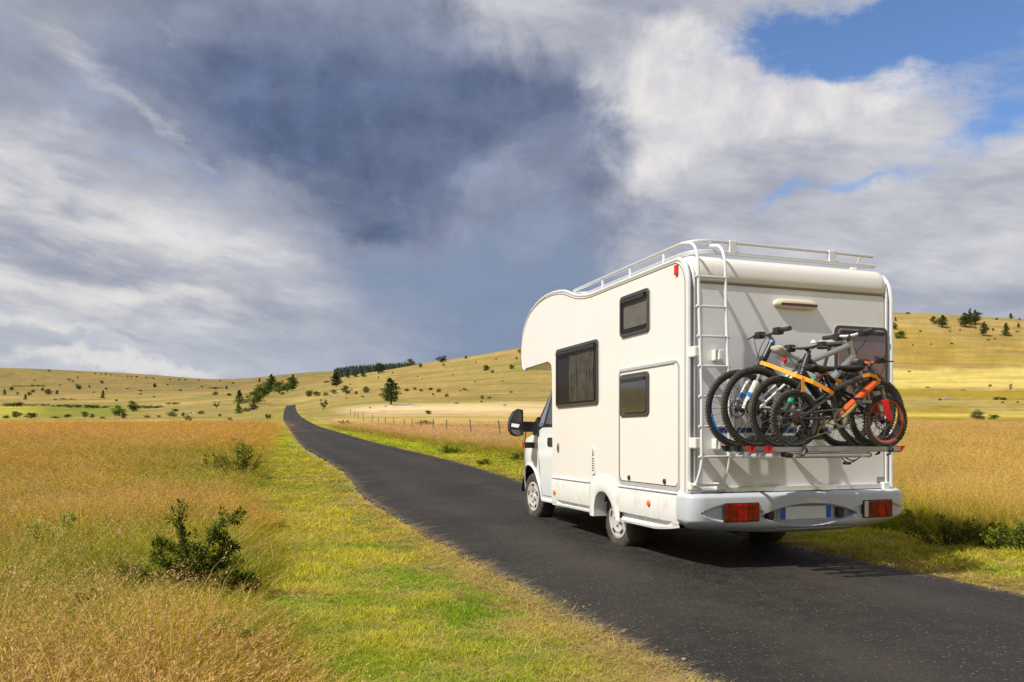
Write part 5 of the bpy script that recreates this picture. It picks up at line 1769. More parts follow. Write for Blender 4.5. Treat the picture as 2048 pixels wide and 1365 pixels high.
def get_proto(kind, lm, k):
    key = (kind, lm, k)
    if key not in PROTO:
        cl, tr, size = proto(kind, 31 * k + len(kind) * 7)
        PROTO[key] = (leaf_mesh(kind + '_leaves', cl, size, 5 + k, LEAFM[lm]), trunk_mesh(kind + '_trunk', tr))
    return PROTO[key]


rgt = random.Random(11)


def plant(px, py, hpx, wpx, kind, lm, label, cat, group, name=None, trunk=True):
    """stands a tree or bush on the ground; its height and width follow from how far off that ground is"""
    x, y, z = on_ground(px, py)
    s = y / F
    h, w = hpx * s, wpx * s
    lv, tk = get_proto(kind, lm, rgt.randrange(3))
    nm = name or {'pine': 'pine_tree', 'fir': 'conifer', 'round': 'broadleaf_tree', 'small': 'young_tree'}.get(kind, 'bush')
    if nm == 'bush' and not trunk or h * F / y < 7.5:
        o = bpy.data.objects.new(nm, lv); COL.objects.link(o)
        o.location = (x, y, z - 0.06 * h); o.scale = (w * 1.12, w * 1.12, h); o.rotation_euler = (0, 0, rgt.uniform(0, 6.28))
        return tag(o, label, cat, group)
    t = thing(nm, label, cat, (x, y, z - 0.02 * h), rgt.uniform(0, 6.28), group)
    t.scale = (w * 1.12, w * 1.12, h)
    c = bpy.data.objects.new('crown', lv); COL.objects.link(c); c.parent = t
    k = bpy.data.objects.new('trunk', tk); COL.objects.link(k); k.parent = t
    return t


T = 'tree'; B = 'bush'
NAMED = [
    (782, 810, 52, 42, 'pine', 'd', 'tall dark pine with bare lower trunk beside grey stones on the pale hillside', T),
    (672.6, 775, 29, 25, 'pine', 'd', 'dark pine on the slope below the left end of the fir wood', T),
    (646.7, 820, 23, 18, 'small', 'g', 'young leafy tree with thin trunk beside the far right road edge', T),
    (757.6, 747, 23, 27, 'round', 'd', 'big round dark tree standing before the fir wood', T),
    (819, 733, 17, 21, 'round', 'o', 'round olive tree at the right end of the fir wood', T),
    (883, 725, 15, 23, 'round', 'd', 'dark spreading tree on the ridge right of the fir wood', T),
    (585, 782, 26, 19, 'pine', 'd', 'dark pine at the right end of the bright green thicket', T),
    (542, 780, 25, 19, 'pine', 'd', 'dark pine rising behind the bright green thicket', T),
    (559, 787, 22, 27, 'round', 'g', 'bright green tree in the thicket where the road vanishes', T),
    (528, 794, 27, 31, 'round', 'g', 'broad dark green tree over the pale path by the road bend', T),
    (508, 810, 26, 34, 'round', 'g', 'large leafy bush tree nearest the road bend on the left', T),
    (575, 784, 17, 17, 'round', 'g', 'light green bush filling the middle of the thicket', B),
    (479, 808, 22, 20, 'fir', 'd', 'dark juniper tree left of the road bend thicket', T),
    (477, 828, 17, 17, 'fir', 'g', 'green cone shaped juniper nearest the golden field edge', T),
    (506, 821, 12, 17, 'bush', 'd', 'dark round bush just below the large leafy bush tree', B),
    (492, 824, 8, 13, 'bush', 'b', 'brownish low bush between two green bushes left of the road', B),
    (618, 795, 17, 19, 'bush', 'g', 'bright green bush at the left end of the stone wall', B),
    (634, 794, 13, 19, 'bush', 'o', 'olive bush touching the bright green bush by the stone wall', B),
    (651, 793, 10, 12, 'bush', 'd', 'small dark bush close before the stone wall', B),
    (668, 789, 11, 13, 'bush', 'g', 'round green bush above the stone wall', B),
    (693, 789, 19, 22, 'round', 'o', 'pale grey green tree at the right end of the stone wall', T),
    (733, 787, 15, 16, 'round', 'd', 'round dark bush alone midway between the two hillside pines', B),
    (712, 789, 7, 10, 'bush', 'g', 'little green bush right of the pale grey green tree', B),
    (849, 853, 14, 34, 'bush', 'g', 'wide green bush growing just behind the wire fence', B),
    (857, 829, 9, 17, 'bush', 'd', 'wind bent dark bush on the pale field above the fence bush', B),
    (972, 742, 12, 16, 'bush', 'd', 'twin crowned dark bush on the hill left of the motorhome', B),
    (1023, 738, 9.5, 14, 'bush', 'g', 'low green bush on the hill close to the overcab nose', B),
    (1039, 706, 8, 9, 'bush', 'g', 'round green bush at the ridge touching the overcab nose', B),
    (238, 833, 26, 29, 'round', 'g', 'bright green round tree at the far edge of the golden field', T),
    (266, 824, 25, 23, 'round', 'd', 'dark tree just behind the bright green round tree', T),
    (247, 837, 14, 15, 'bush', 'o', 'olive bush at the foot of the bright green round tree', B),
    (170, 835, 14, 19, 'bush', 'g', 'green bush with a pointed top on the golden field edge', B),
    (32, 835, 13, 24, 'bush', 'b', 'brownish bush at the far left end of the golden field edge', B),
    (62, 836, 11, 30, 'bush', 'b', 'wide thin brown green bush at the golden field edge', B),
    (376, 842, 13, 15, 'bush', 'o', 'yellow green shrub standing out above the golden field edge', B),
    (344, 834, 12, 19, 'bush', 'o', 'olive bush before the small grey rocks left of the road', B),
    (433, 819, 15, 12, 'small', 'd', 'narrow dark tree on the grassy knoll left of the road', T),
    (157.5, 780, 13, 13, 'round', 'd', 'square topped dark tree in the middle of the far left hill', T),
    (97.7, 790, 13, 16, 'round', 'd', 'widest dark tree of the row low on the far left hill', T),
    (206, 797, 16, 11, 'fir', 'd', 'pointed dark conifer low on the far left hill', T),
    (309.6, 776.5, 11, 8, 'round', 'd', 'lone upright dark tree high on the far left hill', T),
    (98, 746, 8, 5, 'small', 'd', 'tiny lone tree on the skyline of the far left hill', T),
    (1867.7, 648.5, 17, 15, 'round', 'd', 'dark round tree left of a pair under the right skyline', T),
    (1885, 655, 23, 25, 'pine', 'd', 'spreading pine, right one of a pair under the right skyline', T),
    (1931.5, 655, 27, 29, 'pine', 'd', 'front pine of the dark clump on the right skyline', T),
    (1951, 649, 26, 25, 'pine', 'd', 'right pine of the dark clump on the right skyline', T),
    (1940, 651, 31, 15, 'fir', 'd', 'tallest tree rising from the dark clump on the right skyline', T),
    (1968, 672, 26, 19, 'pine', 'd', 'pine with one long low branch below the dark skyline clump', T),
    (2012, 672, 24, 21, 'fir', 'd', 'dark conifer low on the right hillside near the frame edge', T),
    (2021.6, 638, 11, 11, 'fir', 'd', 'small dark conifer on the right skyline', T),
    (1799.6, 678, 17, 24, 'bush', 'g', 'wide green juniper close beside the motorhome rear right edge', B),
    (1789, 660, 16, 13, 'round', 'd', 'dark tree half hidden by the motorhome rear right edge', T),
    (2021, 782, 15, 7, 'small', 'd', 'small upright tree on the edge of the right wheat band', T),
    (1956.7, 838.5, 21, 28, 'bush', 'o', 'olive green bush at the far edge of the right golden field', B),
    (1988.6, 839, 11, 23, 'bush', 'g', 'low green bush right of the olive bush in the right field', B),
    (1997, 800, 7, 26, 'bush', 'd', 'flat dark juniper mat below the right wheat band', B),
]
for px, py, h, w, kind, lm, label, cat in NAMED:
    k_ = 1.42 if 470 < px < 600 else 1.10
    plant(px, py, h * (1 + (k_ - 1) * .6), w * k_, kind, lm, label, cat, 'trees and bushes over the hills')

SMALL = {
    'small dark tree or bush scattered over the far left hillside': ('bushes on the far left hillside', [
        (9, 790, 12, 10), (113.5, 790, 11, 8), (35, 792, 9, 8), (51, 800, 12, 10), (59, 792, 10, 10), (66, 786, 8, 9), (23, 781, 8, 12), (85, 783, 10, 7), (138, 764, 8, 8), (146, 764, 4, 6), (204, 767, 7, 9), (212, 780, 5, 8),
        (155.5, 759, 8, 4), (179, 777, 8, 5), (69, 762, 3, 5), (233, 803, 5, 8), (281, 790, 4, 8), (281, 783, 3.5, 10), (361, 782, 4, 10), (431, 791, 10, 12), (430, 779, 5.5, 17), (453, 779, 8, 8), (458, 792, 6.5, 10), (392, 803, 3, 4),
        (466, 768, 4, 7), (120, 772, 3, 6), (255, 779, 3, 9), (335, 771, 3, 7), (404, 775, 3, 9), (188, 786, 3, 8), (308, 795, 3, 8), (110, 800, 3, 8)]),
    'tiny dark bush standing on the skyline of the far left hill': ('bushes on the far left skyline', [
        (190, 749, 3.5, 5), (202, 750, 3, 5), (211, 750, 4, 6), (222, 751, 2.5, 6), (255, 754, 3, 5), (263, 754, 3, 5), (273, 755, 4, 6), (293, 757, 3.5, 5), (306, 758, 3.5, 6), (340, 760, 3, 5), (359, 761, 3.5, 6), (371, 761, 3.5, 6), (398, 762, 3, 6), (440, 763, 3, 6)]),
    'low olive bush along the far edge of the golden field': ('bushes along the golden field edge', [
        (135, 836, 9, 16), (184, 836, 9, 14), (294, 836, 7, 13), (351, 825, 9, 18), (366, 833, 9, 10), (403, 829, 9, 14), (12, 837, 7, 20), (110, 837, 5, 22), (318, 835, 5, 12), (205, 838, 6, 14), (440, 833, 6, 10), (460, 842, 8, 12)]),
    'small bush dotted over the sunny hill left of the motorhome': ('bushes on the sunny middle hill', [
        (519, 765, 9, 8), (565, 764, 4, 6), (565, 790, 7, 10), (458, 792, 6, 10), (725, 795, 4.5, 8), (693, 799, 5, 4), (711, 755, 8, 13), (727, 754, 10, 16), (696, 757, 8, 9), (654, 766, 5, 17), (840.6, 736, 10, 11), (932, 718, 7, 8), (887, 732, 5, 8),
        (985, 747, 8, 8), (1033, 719, 6, 6), (992, 720, 4, 5), (952, 726, 3, 5), (785, 748, 4, 4), (757, 757, 4, 5), (835.6, 755, 4, 4), (814, 783, 7, 13), (830, 781, 8, 9), (842, 783, 6, 11), (861, 781, 6, 13), (878, 785, 9, 11), (866, 791, 5, 8),
        (894, 794, 8, 9), (929, 781, 6, 9), (964, 799, 9, 9), (963, 805, 4.5, 7), (979, 798, 5, 11), (1022, 786, 3.5, 11), (913.5, 808, 3, 11), (771, 814, 3, 6), (700, 770, 3, 5), (905, 750, 3, 5), (950, 765, 3, 6), (1005, 764, 3, 6), (1010, 812, 3, 9), (740, 817, 4, 5)]),
    'small bush scattered over the right hill below the skyline': ('bushes on the right hill', [
        (1791, 642, 8, 7), (1816, 629, 5, 10), (1993, 640.5, 5, 8), (2039, 640, 4, 7), (1841, 665, 4, 7), (1986, 661, 5, 8), (1951, 659, 5, 5), (1976.5, 682, 3, 7), (1903, 688, 2.5, 8), (1826, 692, 3, 5), (1819, 745, 4, 7), (1980, 773.5, 5, 10),
        (2037, 656, 9, 9), (1900, 664, 3, 6), (1862, 690, 2, 6), (1990, 680, 3, 6), (2035, 665, 3, 9), (1920, 662, 3.5, 5), (1855, 777, 4, 10), (1880, 801, 4, 9), (2005, 807, 4, 8), (2035, 806, 3.5, 8), (1925, 782, 3, 14)]),
}
LANDMARKS = [('the tall hillside pine', 782, 785), ('the big round tree before the fir wood', 757, 740), ('the round tree ending the fir wood', 819, 726), ('the ridge tree right of the fir wood', 883, 720), ('the pine below the fir wood', 672, 765),
             ('the pale grey green tree', 693, 782), ('the overcab nose', 1043, 715), ('the wide bush behind the fence', 849, 846), ('the wind bent bush', 857, 825), ('the twin crowned hill bush', 972, 737), ('the low bush near the overcab', 1023, 734),
             ('the square topped far tree', 157, 774), ('the widest far hill tree', 98, 784), ('the pointed valley conifer', 206, 790), ('the lone upright far tree', 310, 771), ('the tiny skyline tree', 98, 742), ('the bright green round tree', 238, 820), ('the pointed field edge bush', 170, 829),
             ('the narrow knoll tree', 433, 812), ('the juniper tree by the road bend', 479, 798), ('the road bend thicket', 545, 772), ('the field edge juniper', 477, 820), ('the yellow green field shrub', 376, 836), ('the dark skyline clump', 1940, 638), ('the skyline tree pair', 1876, 642),
             ('the long armed pine', 1968, 660), ('the right edge conifer', 2012, 660), ('the juniper beside the motorhome', 1800, 670), ('the wheat band tree', 2021, 775), ('the olive field bush', 1957, 830), ('the flat juniper mat', 1997, 797), ('the right skyline conifer', 2021, 632),
             ('the left end of the far skyline', 0, 742), ('the brownish field edge bush', 32, 828), ('the round bush above the stone wall', 668, 783), ('the lone bush between the hillside pines', 733, 780)]
USED_LABELS = set()


def own_label(what, px, py, h, w):
    """says where a small thing stands from the nearest things one can find"""
    for name, lx, ly in sorted(LANDMARKS, key=lambda q: math.hypot(q[1] - px, (q[2] - py) * 1.5))[:9]:
        dx, dy = px - lx, py - h / 2 - ly
        hz = 'right' if dx > 0 else 'left'
        dist = math.hypot(dx, dy)
        far = 'just' if dist < 22 else ('' if dist < 55 else 'well')
        if abs(dy) < 0.35 * abs(dx): rel = f'{hz} of'
        elif abs(dx) < 0.35 * abs(dy): rel = 'below' if dy > 0 else 'above'
        else: rel = ('below' if dy > 0 else 'above') + f' and {hz} of'
        t = ' '.join(f'{what} {far} {rel} {name}'.split())
        if t not in USED_LABELS and len(t.split()) <= 16:
            USED_LABELS.add(t)
            return t
    return None


def look(h, w, lm):
    size = 'tiny' if h < 4.5 else ('small' if h < 8 else 'larger')
    shape = 'flat' if w > 1.9 * h else ('upright' if h > 1.15 * w else 'round')
    return f"{size} {shape} {dict(d='dark', g='green', o='olive', b='brownish')[lm]}"


for label, (grp, items) in SMALL.items():
    for i, (px, py, h, w) in enumerate(items):
        kind = 'bush' if h < 8 or w > h * 1.1 else ('fir', 'round', 'small')[i % 3]
        lm = 'dddogb'[i % 6] if 'far left' not in label else 'd'
        what = look(h, w, lm) + (' tree' if kind != 'bush' else ' bush')
        plant(px, py, h, w, kind, lm, own_label(what, px, py, h, w) or label, T if kind != 'bush' else B, grp)

# hedges between the valley fields, each a long bush
for px, py, h, w, label in ((27, 813, 10, 34, 'tallest dark hedge piece at the left end of the valley field'), (70, 812, 5, 56, 'thin low hedge along the top of the green valley field'), (115, 814, 6, 44, 'low hedge between two taller pieces above the valley field'),
                            (145, 816, 8, 34, 'middle dark hedge piece above the green valley field'), (198, 817, 9, 56, 'long dark hedge left of the bright green round tree'), (300, 817, 8, 54, 'long dark hedge right of the dark valley tree'),
                            (345, 810, 6, 28, 'hedge end running up the knoll on the left'), (44, 774, 4, 40, 'long hedge line high on the far left hill, left piece'), (76, 774, 5, 26, 'thick hedge line piece high on the far left hill'), (135, 800, 4, 34, 'thin hedge line low on the far left hill'), (420, 778, 4, 50, 'thin hedge line high on the hill left of the road bend')):
    x, y, z = on_ground(px, py)
    s = y / F; h_, w_ = h * s, w * s
    rg = random.Random(int(px))
    cl = [((rg.uniform(-.5, .5), rg.uniform(-.5, .5) * h_ / w_, rg.uniform(.1, .6) * h_ / w_), (h_ / w_ * rg.uniform(.5, .9), h_ / w_ * .6, h_ / w_ * rg.uniform(.25, .45)), 40) for _ in range(int(14 + w / 3))]
    me = leaf_mesh('hedge', cl, 0.10 * h_ / w_, int(px), leaf_dark)
    o = bpy.data.objects.new('hedge', me); COL.objects.link(o); o.location = (x, y, z); o.scale = (w_, w_, w_)
    tag(o, label, 'hedge', 'hedges in the valley')


def fir_wood():
    """the far fir plantation behind the ridge: one dark mass"""
    rg = np.random.RandomState(4)
    V, Fs = [], []
    for i in range(520):
        px = rg.uniform(668, 850); Y = rg.uniform(760, 1010)
        if px < 690 and Y < 900: Y = rg.uniform(900, 1010)
        X = (px - 1024) / F * Y
        z = gz(X, Y)
        top = np.interp(px, [667, 672, 704, 762, 807, 848, 872], [739, 737, 732, 728.5, 725, 728, 728]) + rg.uniform(-2.2, 3.5)
        zt = CH + (HY - top) * Y / F
        zt = min(zt, z + rg.uniform(17, 21)) if Y < 950 else zt
        if zt < z + 4: zt = z + rg.uniform(10, 15)
        h = zt - z
        n = 6
        for t0, t1, w in ((0.12, 0.55, 0.145), (0.35, 0.78, 0.11), (0.6, 1.0, 0.075)):
            o = len(V)
            a0 = rg.uniform(0, 6)
            for j in range(n):
                a = a0 + 2 * PI * j / n; r_ = h * w * rg.uniform(0.7, 1.15)
                V.append((X + r_ * math.cos(a), Y + r_ * math.sin(a), z + h * (t0 + rg.uniform(-.03, .03))))
            V.append((X, Y, z + h * t1))
            Fs += [(o + j, o + (j + 1) % n, o + n) for j in range(n)]
        o = len(V)
        for j in range(4):
            a = PI / 2 * j
            V.append((X + .25 * math.cos(a), Y + .25 * math.sin(a), z - 0.5)); V.append((X + .2 * math.cos(a), Y + .2 * math.sin(a), z + h * .3))
        Fs += [(o + 2 * j, o + 2 * ((j + 1) % 4), o + 2 * ((j + 1) % 4) + 1, o + 2 * j + 1) for j in range(4)]
    me = bpy.data.meshes.new('fir_wood'); me.from_pydata(V, [], Fs); me.update()
    m = mat('far_firs', (0.024, 0.036, 0.026), 0.9, var=0.4, vscale=0.12)
    me.materials.append(m)
    o = bpy.data.objects.new('fir_wood', me); COL.objects.link(o)
    tag(o, 'distant dark fir plantation beyond the ridge', None, None, 'stuff')


fir_wood()

# boulders, stone wall
stone = mat('pale_stone', (0.34, 0.315, 0.28), 0.9, var=0.25, vscale=3, bump=0.6, bscale=4)


def rock(px, py, hpx, wpx, label, grp, seed):
    x, y, z = on_ground(px, py)
    s = y / F
    bm = bmesh.new(); bmesh.ops.create_icosphere(bm, subdivisions=2, radius=0.5)
    rg = random.Random(seed)
    for v in bm.verts:
        v.co *= 1 + rg.uniform(-.22, .22)
        v.co.x *= wpx * s; v.co.y *= wpx * s * 0.8; v.co.z = v.co.z * hpx * s * 1.3
    b = MB(); b.take(bm)
    o = b.build('boulder', stone); o.location = (x, y, z + 0.15 * hpx * s)
    tag(o, label, 'boulder', grp)


i = 0
for px, py, h, w in ((787, 813, 3, 7), (794, 813, 4, 8), (801, 812, 4, 9), (808, 812, 5, 8), (814, 811, 5, 9), (820, 811, 4, 7), (828, 812, 2.5, 8), (838, 813, 2, 8)):
    rock(px, py, h, w, own_label('grey boulder' if h > 3 else 'low grey boulder', px, py, h, w) or 'grey boulder right of the tall hillside pine', 'boulders beside the pine', i); i += 1
for px, py, h, w in ((657, 793, 3.5, 6), (662, 793, 3.5, 6), (668, 793, 3, 7), (674, 793, 3.5, 7), (681, 792.5, 3, 7), (688, 792, 3, 6)):
    rock(px, py, h, w, own_label('pale wall stone', px, py, h, w) or 'pale stone in the ruined wall', 'stones of the ruined wall', i); i += 1
for px, py, h, w in ((372, 828, 4, 9), (380, 827, 5, 10), (389, 828, 4, 9), (398, 829, 3, 8), (1890, 799, 4, 10), (1897, 799, 3, 8), (1960, 779, 2, 12), (1975, 778, 2, 12), (2030, 782, 2, 14), (868, 792, 2, 8), (920, 781, 2.5, 7), (936, 780, 2, 7)):
    rock(px, py, h, w, own_label('flat pale rock' if w > 3.5 * h else 'pale rock', px, py, h, w) or 'pale rock in the pasture', 'rocks in the pasture', i); i += 1

# wire fence along the right field
post_m = mat('weathered_post', (0.11, 0.095, 0.08), 0.9, var=0.35, vscale=5)
fence = thing('wire_fence', 'old wire fence on thin grey posts along the right field', 'fence', (0, 0, 0))
FP = [(1120, 34, 1.0, .05), (1052, 39, 1.0, -.03), (1003, 44, 1.05, -.16), (943.5, 50, 1.10, -.10), (894, 57, 1.05, -.03), (866, 63, 1.1, .01), (842, 69, 1.0, .0), (824, 75, 1.05, .0), (808, 81, 1.0, .02), (788, 87, 1.1, -.03), (770.5, 93, 1.15, .0), (756.6, 99, 1.0, .0), (744, 106, 1.05, .03), (726.5, 113, 1.3, -.02), (716, 121, 1.0, 0), (709, 130, 1.0, .04), (701, 140, 1.05, 0)]
tops = []
for px, Y, h, lean in FP:
    X = (px - 1024) / F * Y
    z = gz(X, Y)
    h = h * 0.85 + 0.25
    a, b = Vector((X - 0.0, Y, z - 0.2)), Vector((X + lean * h, Y, z + h))
    s = MB(); s.tube([a, a.lerp(b, .5), b], [0.034 + Y * 0.0001, 0.031 + Y * 0.0001, 0.028 + Y * 0.0001], 7); s.build('post', post_m, fence)
    tops.append((a.lerp(b, 0.93), a.lerp(b, 0.70), a.lerp(b, 0.48)))
for k in range(3):
    s = MB(); s.tube([t[k] for t in tops], 0.006, 4); s.build('wire', bike_steel, fence)

# ------------------------------------------------------------------ grass
def grass_mat(name, trans=0.3):
    m = bpy.data.materials.new(name); m.use_nodes = True
    n = NT(m.node_tree)
    a = n.node('ShaderNodeAttribute', attribute_name='bcol')
    t = n.node('ShaderNodeAttribute', attribute_name='tint', attribute_type='INSTANCER')
    c = n.mix(1.0, a.outputs['Color'], t.outputs['Color'], 'MULTIPLY')
    nr = n.vm('NORMALIZE', n.vm('ADD', n.vm('SCALE', n.node('ShaderNodeNewGeometry').outputs['Normal'], 1.0), (-0.10, -0.08, 0.62)), (0, 0, 0))
    d = n.node('ShaderNodeBsdfDiffuse'); n.put(d.inputs[0], c); n.put(d.inputs['Normal'], nr)
    tr = n.node('ShaderNodeBsdfTranslucent'); n.put(tr.inputs[0], c)
    mx = n.node('ShaderNodeMixShader'); mx.inputs[0].default_value = trans
    n.put(mx.inputs[1], d.outputs[0]); n.put(mx.inputs[2], tr.outputs[0])
    out = n.node('ShaderNodeOutputMaterial'); n.put(out.inputs[0], mx.outputs[0])
    return m


grass_m = grass_mat('grass_blades', 0.35)


def clump(name, seed, blades, radius, hmin, hmax, width, lean, droop, base, tip, head=None, head_p=0.0, flat=0.0):
    """one tuft: curved tapering blades, some with seed heads; colours run from root to tip"""
    rg = np.random.RandomState(seed)
    V, Fc, Cc = [], [], []
    base, tip = np.array(base), np.array(tip)
    for b in range(blades):
        r = radius * math.sqrt(rg.uniform()); a = rg.uniform(0, 2 * PI)
        p = np.array([r * math.cos(a), r * math.sin(a), -0.01])
        h = rg.uniform(hmin, hmax); la = rg.uniform(0, 2 * PI)
        ld = np.array([math.cos(la), math.sin(la), 0.0])
        ln = lean * rg.uniform(0.2, 1.3); dr = droop * rg.uniform(0.2, 1.4)
        fa = rg.uniform(0, 2 * PI)
        wv = np.array([math.cos(fa), math.sin(fa), 0.0])
        hd = rg.uniform() < head_p
        w = width * rg.uniform(0.7, 1.3) * (0.55 if hd else 1.0)
        var = rg.uniform(0.55, 1.35)
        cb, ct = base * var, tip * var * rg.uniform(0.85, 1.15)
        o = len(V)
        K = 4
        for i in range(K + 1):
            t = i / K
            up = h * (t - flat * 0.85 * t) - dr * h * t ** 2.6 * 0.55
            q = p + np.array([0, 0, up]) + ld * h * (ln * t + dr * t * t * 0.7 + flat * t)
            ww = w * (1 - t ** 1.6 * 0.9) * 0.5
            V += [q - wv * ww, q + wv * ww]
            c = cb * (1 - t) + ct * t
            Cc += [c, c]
        Fc += [(o + 2 * i, o + 2 * i + 1, o + 2 * i + 3, o + 2 * i + 2) for i in range(K)]
        if hd:
            hc = np.array(head) * rg.uniform(0.7, 1.3)
            t0, t1 = (V[-1] + V[-2]) / 2, (V[-5] + V[-6]) / 2
            ax = t0 - t1; L = np.linalg.norm(ax); ax = ax / L
            for s in range(7):
                c0 = t0 - ax * (s / 6.0) * 0.16 * h + rg.normal(size=3) * 0.004
                d = ax * 0.5 + rg.normal(size=3) * 0.5; d /= np.linalg.norm(d)
                sd = np.cross(d, rg.normal(size=3)); sd /= np.linalg.norm(sd)
                l_, w_ = 0.021 * rg.uniform(.7, 1.4), width * 0.48
                o = len(V)
                V += [c0 - sd * w_ * .5, c0 + d * l_ * .5 - sd * w_, c0 + d * l_, c0 + d * l_ * .5 + sd * w_]
                Cc += [hc] * 4; Fc.append((o, o + 1, o + 2, o + 3))
    me = bpy.data.meshes.new(name)
    me.from_pydata([tuple(v) for v in V], [], Fc); me.update()
    set_colours(me, 'bcol', np.array(Cc)); me.materials.append(grass_m)
    o = bpy.data.objects.new(name, me)
    return o


def field(name, label, protos, X, Y, Z, scl, tint, seed):
    """plants tufts at given ground points: one object of stuff"""
    col = bpy.data.collections.new(name + '_tufts')
    for p in protos: col.objects.link(p)
    n_ = len(X)
    rg = np.random.RandomState(seed)
    me = bpy.data.meshes.new(name)
    me.vertices.add(n_); me.vertices.foreach_set('co', np.stack([X, Y, Z], 1).astype(np.float32).ravel())
    rot = np.stack([rg.normal(0, .08, n_), rg.normal(0, .08, n_), rg.uniform(0, 2 * PI, n_)], 1).astype(np.float32)
    me.attributes.new('rot', 'FLOAT_VECTOR', 'POINT').data.foreach_set('vector', rot.ravel())
    me.attributes.new('scl', 'FLOAT_VECTOR', 'POINT').data.foreach_set('vector', scl.astype(np.float32).ravel())
    me.attributes.new('var', 'INT', 'POINT').data.foreach_set('value', rg.randint(0, len(protos), n_).astype(np.int32))
    t4 = np.ones((n_, 4), np.float32); t4[:, :3] = tint
    me.attributes.new('tint', 'FLOAT_COLOR', 'POINT').data.foreach_set('color', t4.ravel())
    o = bpy.data.objects.new(name, me); COL.objects.link(o)
    ng = bpy.data.node_groups.new(name, 'GeometryNodeTree')
    ng.interface.new_socket('Geometry', in_out='INPUT', socket_type='NodeSocketGeometry')
    ng.interface.new_socket('Geometry', in_out='OUTPUT', socket_type='NodeSocketGeometry')
    N = ng.nodes; Lk = ng.links
    gi, go = N.new('NodeGroupInput'), N.new('NodeGroupOutput')
    ci = N.new('GeometryNodeCollectionInfo'); ci.inputs['Collection'].default_value = col
    ci.inputs['Separate Children'].default_value = True; ci.inputs['Reset Children'].default_value = True
    ip = N.new('GeometryNodeInstanceOnPoints'); ip.inputs['Pick Instance'].default_value = True
    def at(nm, ty):
        a = N.new('GeometryNodeInputNamedAttribute'); a.data_type = ty; a.inputs['Name'].default_value = nm
        return a.outputs['Attribute']
    er = N.new('FunctionNodeEulerToRotation')
    Lk.new(at('rot', 'FLOAT_VECTOR'), er.inputs[0])
    Lk.new(gi.outputs[0], ip.inputs['Points']); Lk.new(ci.outputs[0], ip.inputs['Instance'])
    Lk.new(at('var', 'INT'), ip.inputs['Instance Index']); Lk.new(er.outputs[0], ip.inputs['Rotation']); Lk.new(at('scl', 'FLOAT_VECTOR'), ip.inputs['Scale'])
    Lk.new(ip.outputs[0], go.inputs[0])
    md = o.modifiers.new('grow', 'NODES'); md.node_group = ng
    tag(o, label, None, None, 'stuff')
    return o


rgg = np.random.RandomState(99)


def scatter(n, px0, px1, y0, y1, p=1.0):
    px = rgg.uniform(px0, px1, n)
    u = rgg.uniform(0, 1, n)
    if p == 1.0: Y = y0 * (y1 / y0) ** u
    else: Y = (y0 ** (1 - p) + u * (y1 ** (1 - p) - y0 ** (1 - p))) ** (1 / (1 - p))
    return (px - 1024) / F * Y, Y, px


# tuft kinds
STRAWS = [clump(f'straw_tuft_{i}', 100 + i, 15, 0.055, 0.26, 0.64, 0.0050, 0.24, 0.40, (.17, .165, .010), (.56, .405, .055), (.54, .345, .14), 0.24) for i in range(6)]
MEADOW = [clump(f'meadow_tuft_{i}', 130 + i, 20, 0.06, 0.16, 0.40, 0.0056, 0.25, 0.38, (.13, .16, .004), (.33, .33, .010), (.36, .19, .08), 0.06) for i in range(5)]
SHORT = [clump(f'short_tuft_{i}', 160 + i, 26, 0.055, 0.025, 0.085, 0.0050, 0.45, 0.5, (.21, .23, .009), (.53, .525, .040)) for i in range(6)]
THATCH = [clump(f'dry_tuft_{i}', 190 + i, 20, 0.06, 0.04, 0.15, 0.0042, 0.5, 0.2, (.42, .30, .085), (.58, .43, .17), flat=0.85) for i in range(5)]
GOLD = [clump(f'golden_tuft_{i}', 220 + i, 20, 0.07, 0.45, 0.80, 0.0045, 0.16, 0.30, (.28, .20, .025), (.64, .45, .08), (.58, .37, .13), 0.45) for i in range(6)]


STALKS = [clump(f'dry_stalk_{i}', 250 + i, 3, 0.10, 0.50, 0.95, 0.0060, 0.34, 0.7, (.40, .31, .06), (.58, .42, .13), (.52, .32, .14), 0.6) for i in range(6)]


def fade_scale(Y, y_ref, hmul, wmax=14):
    w = np.clip(Y / y_ref, 1.0, wmax)
    return np.stack([w, w, hmul], 1)


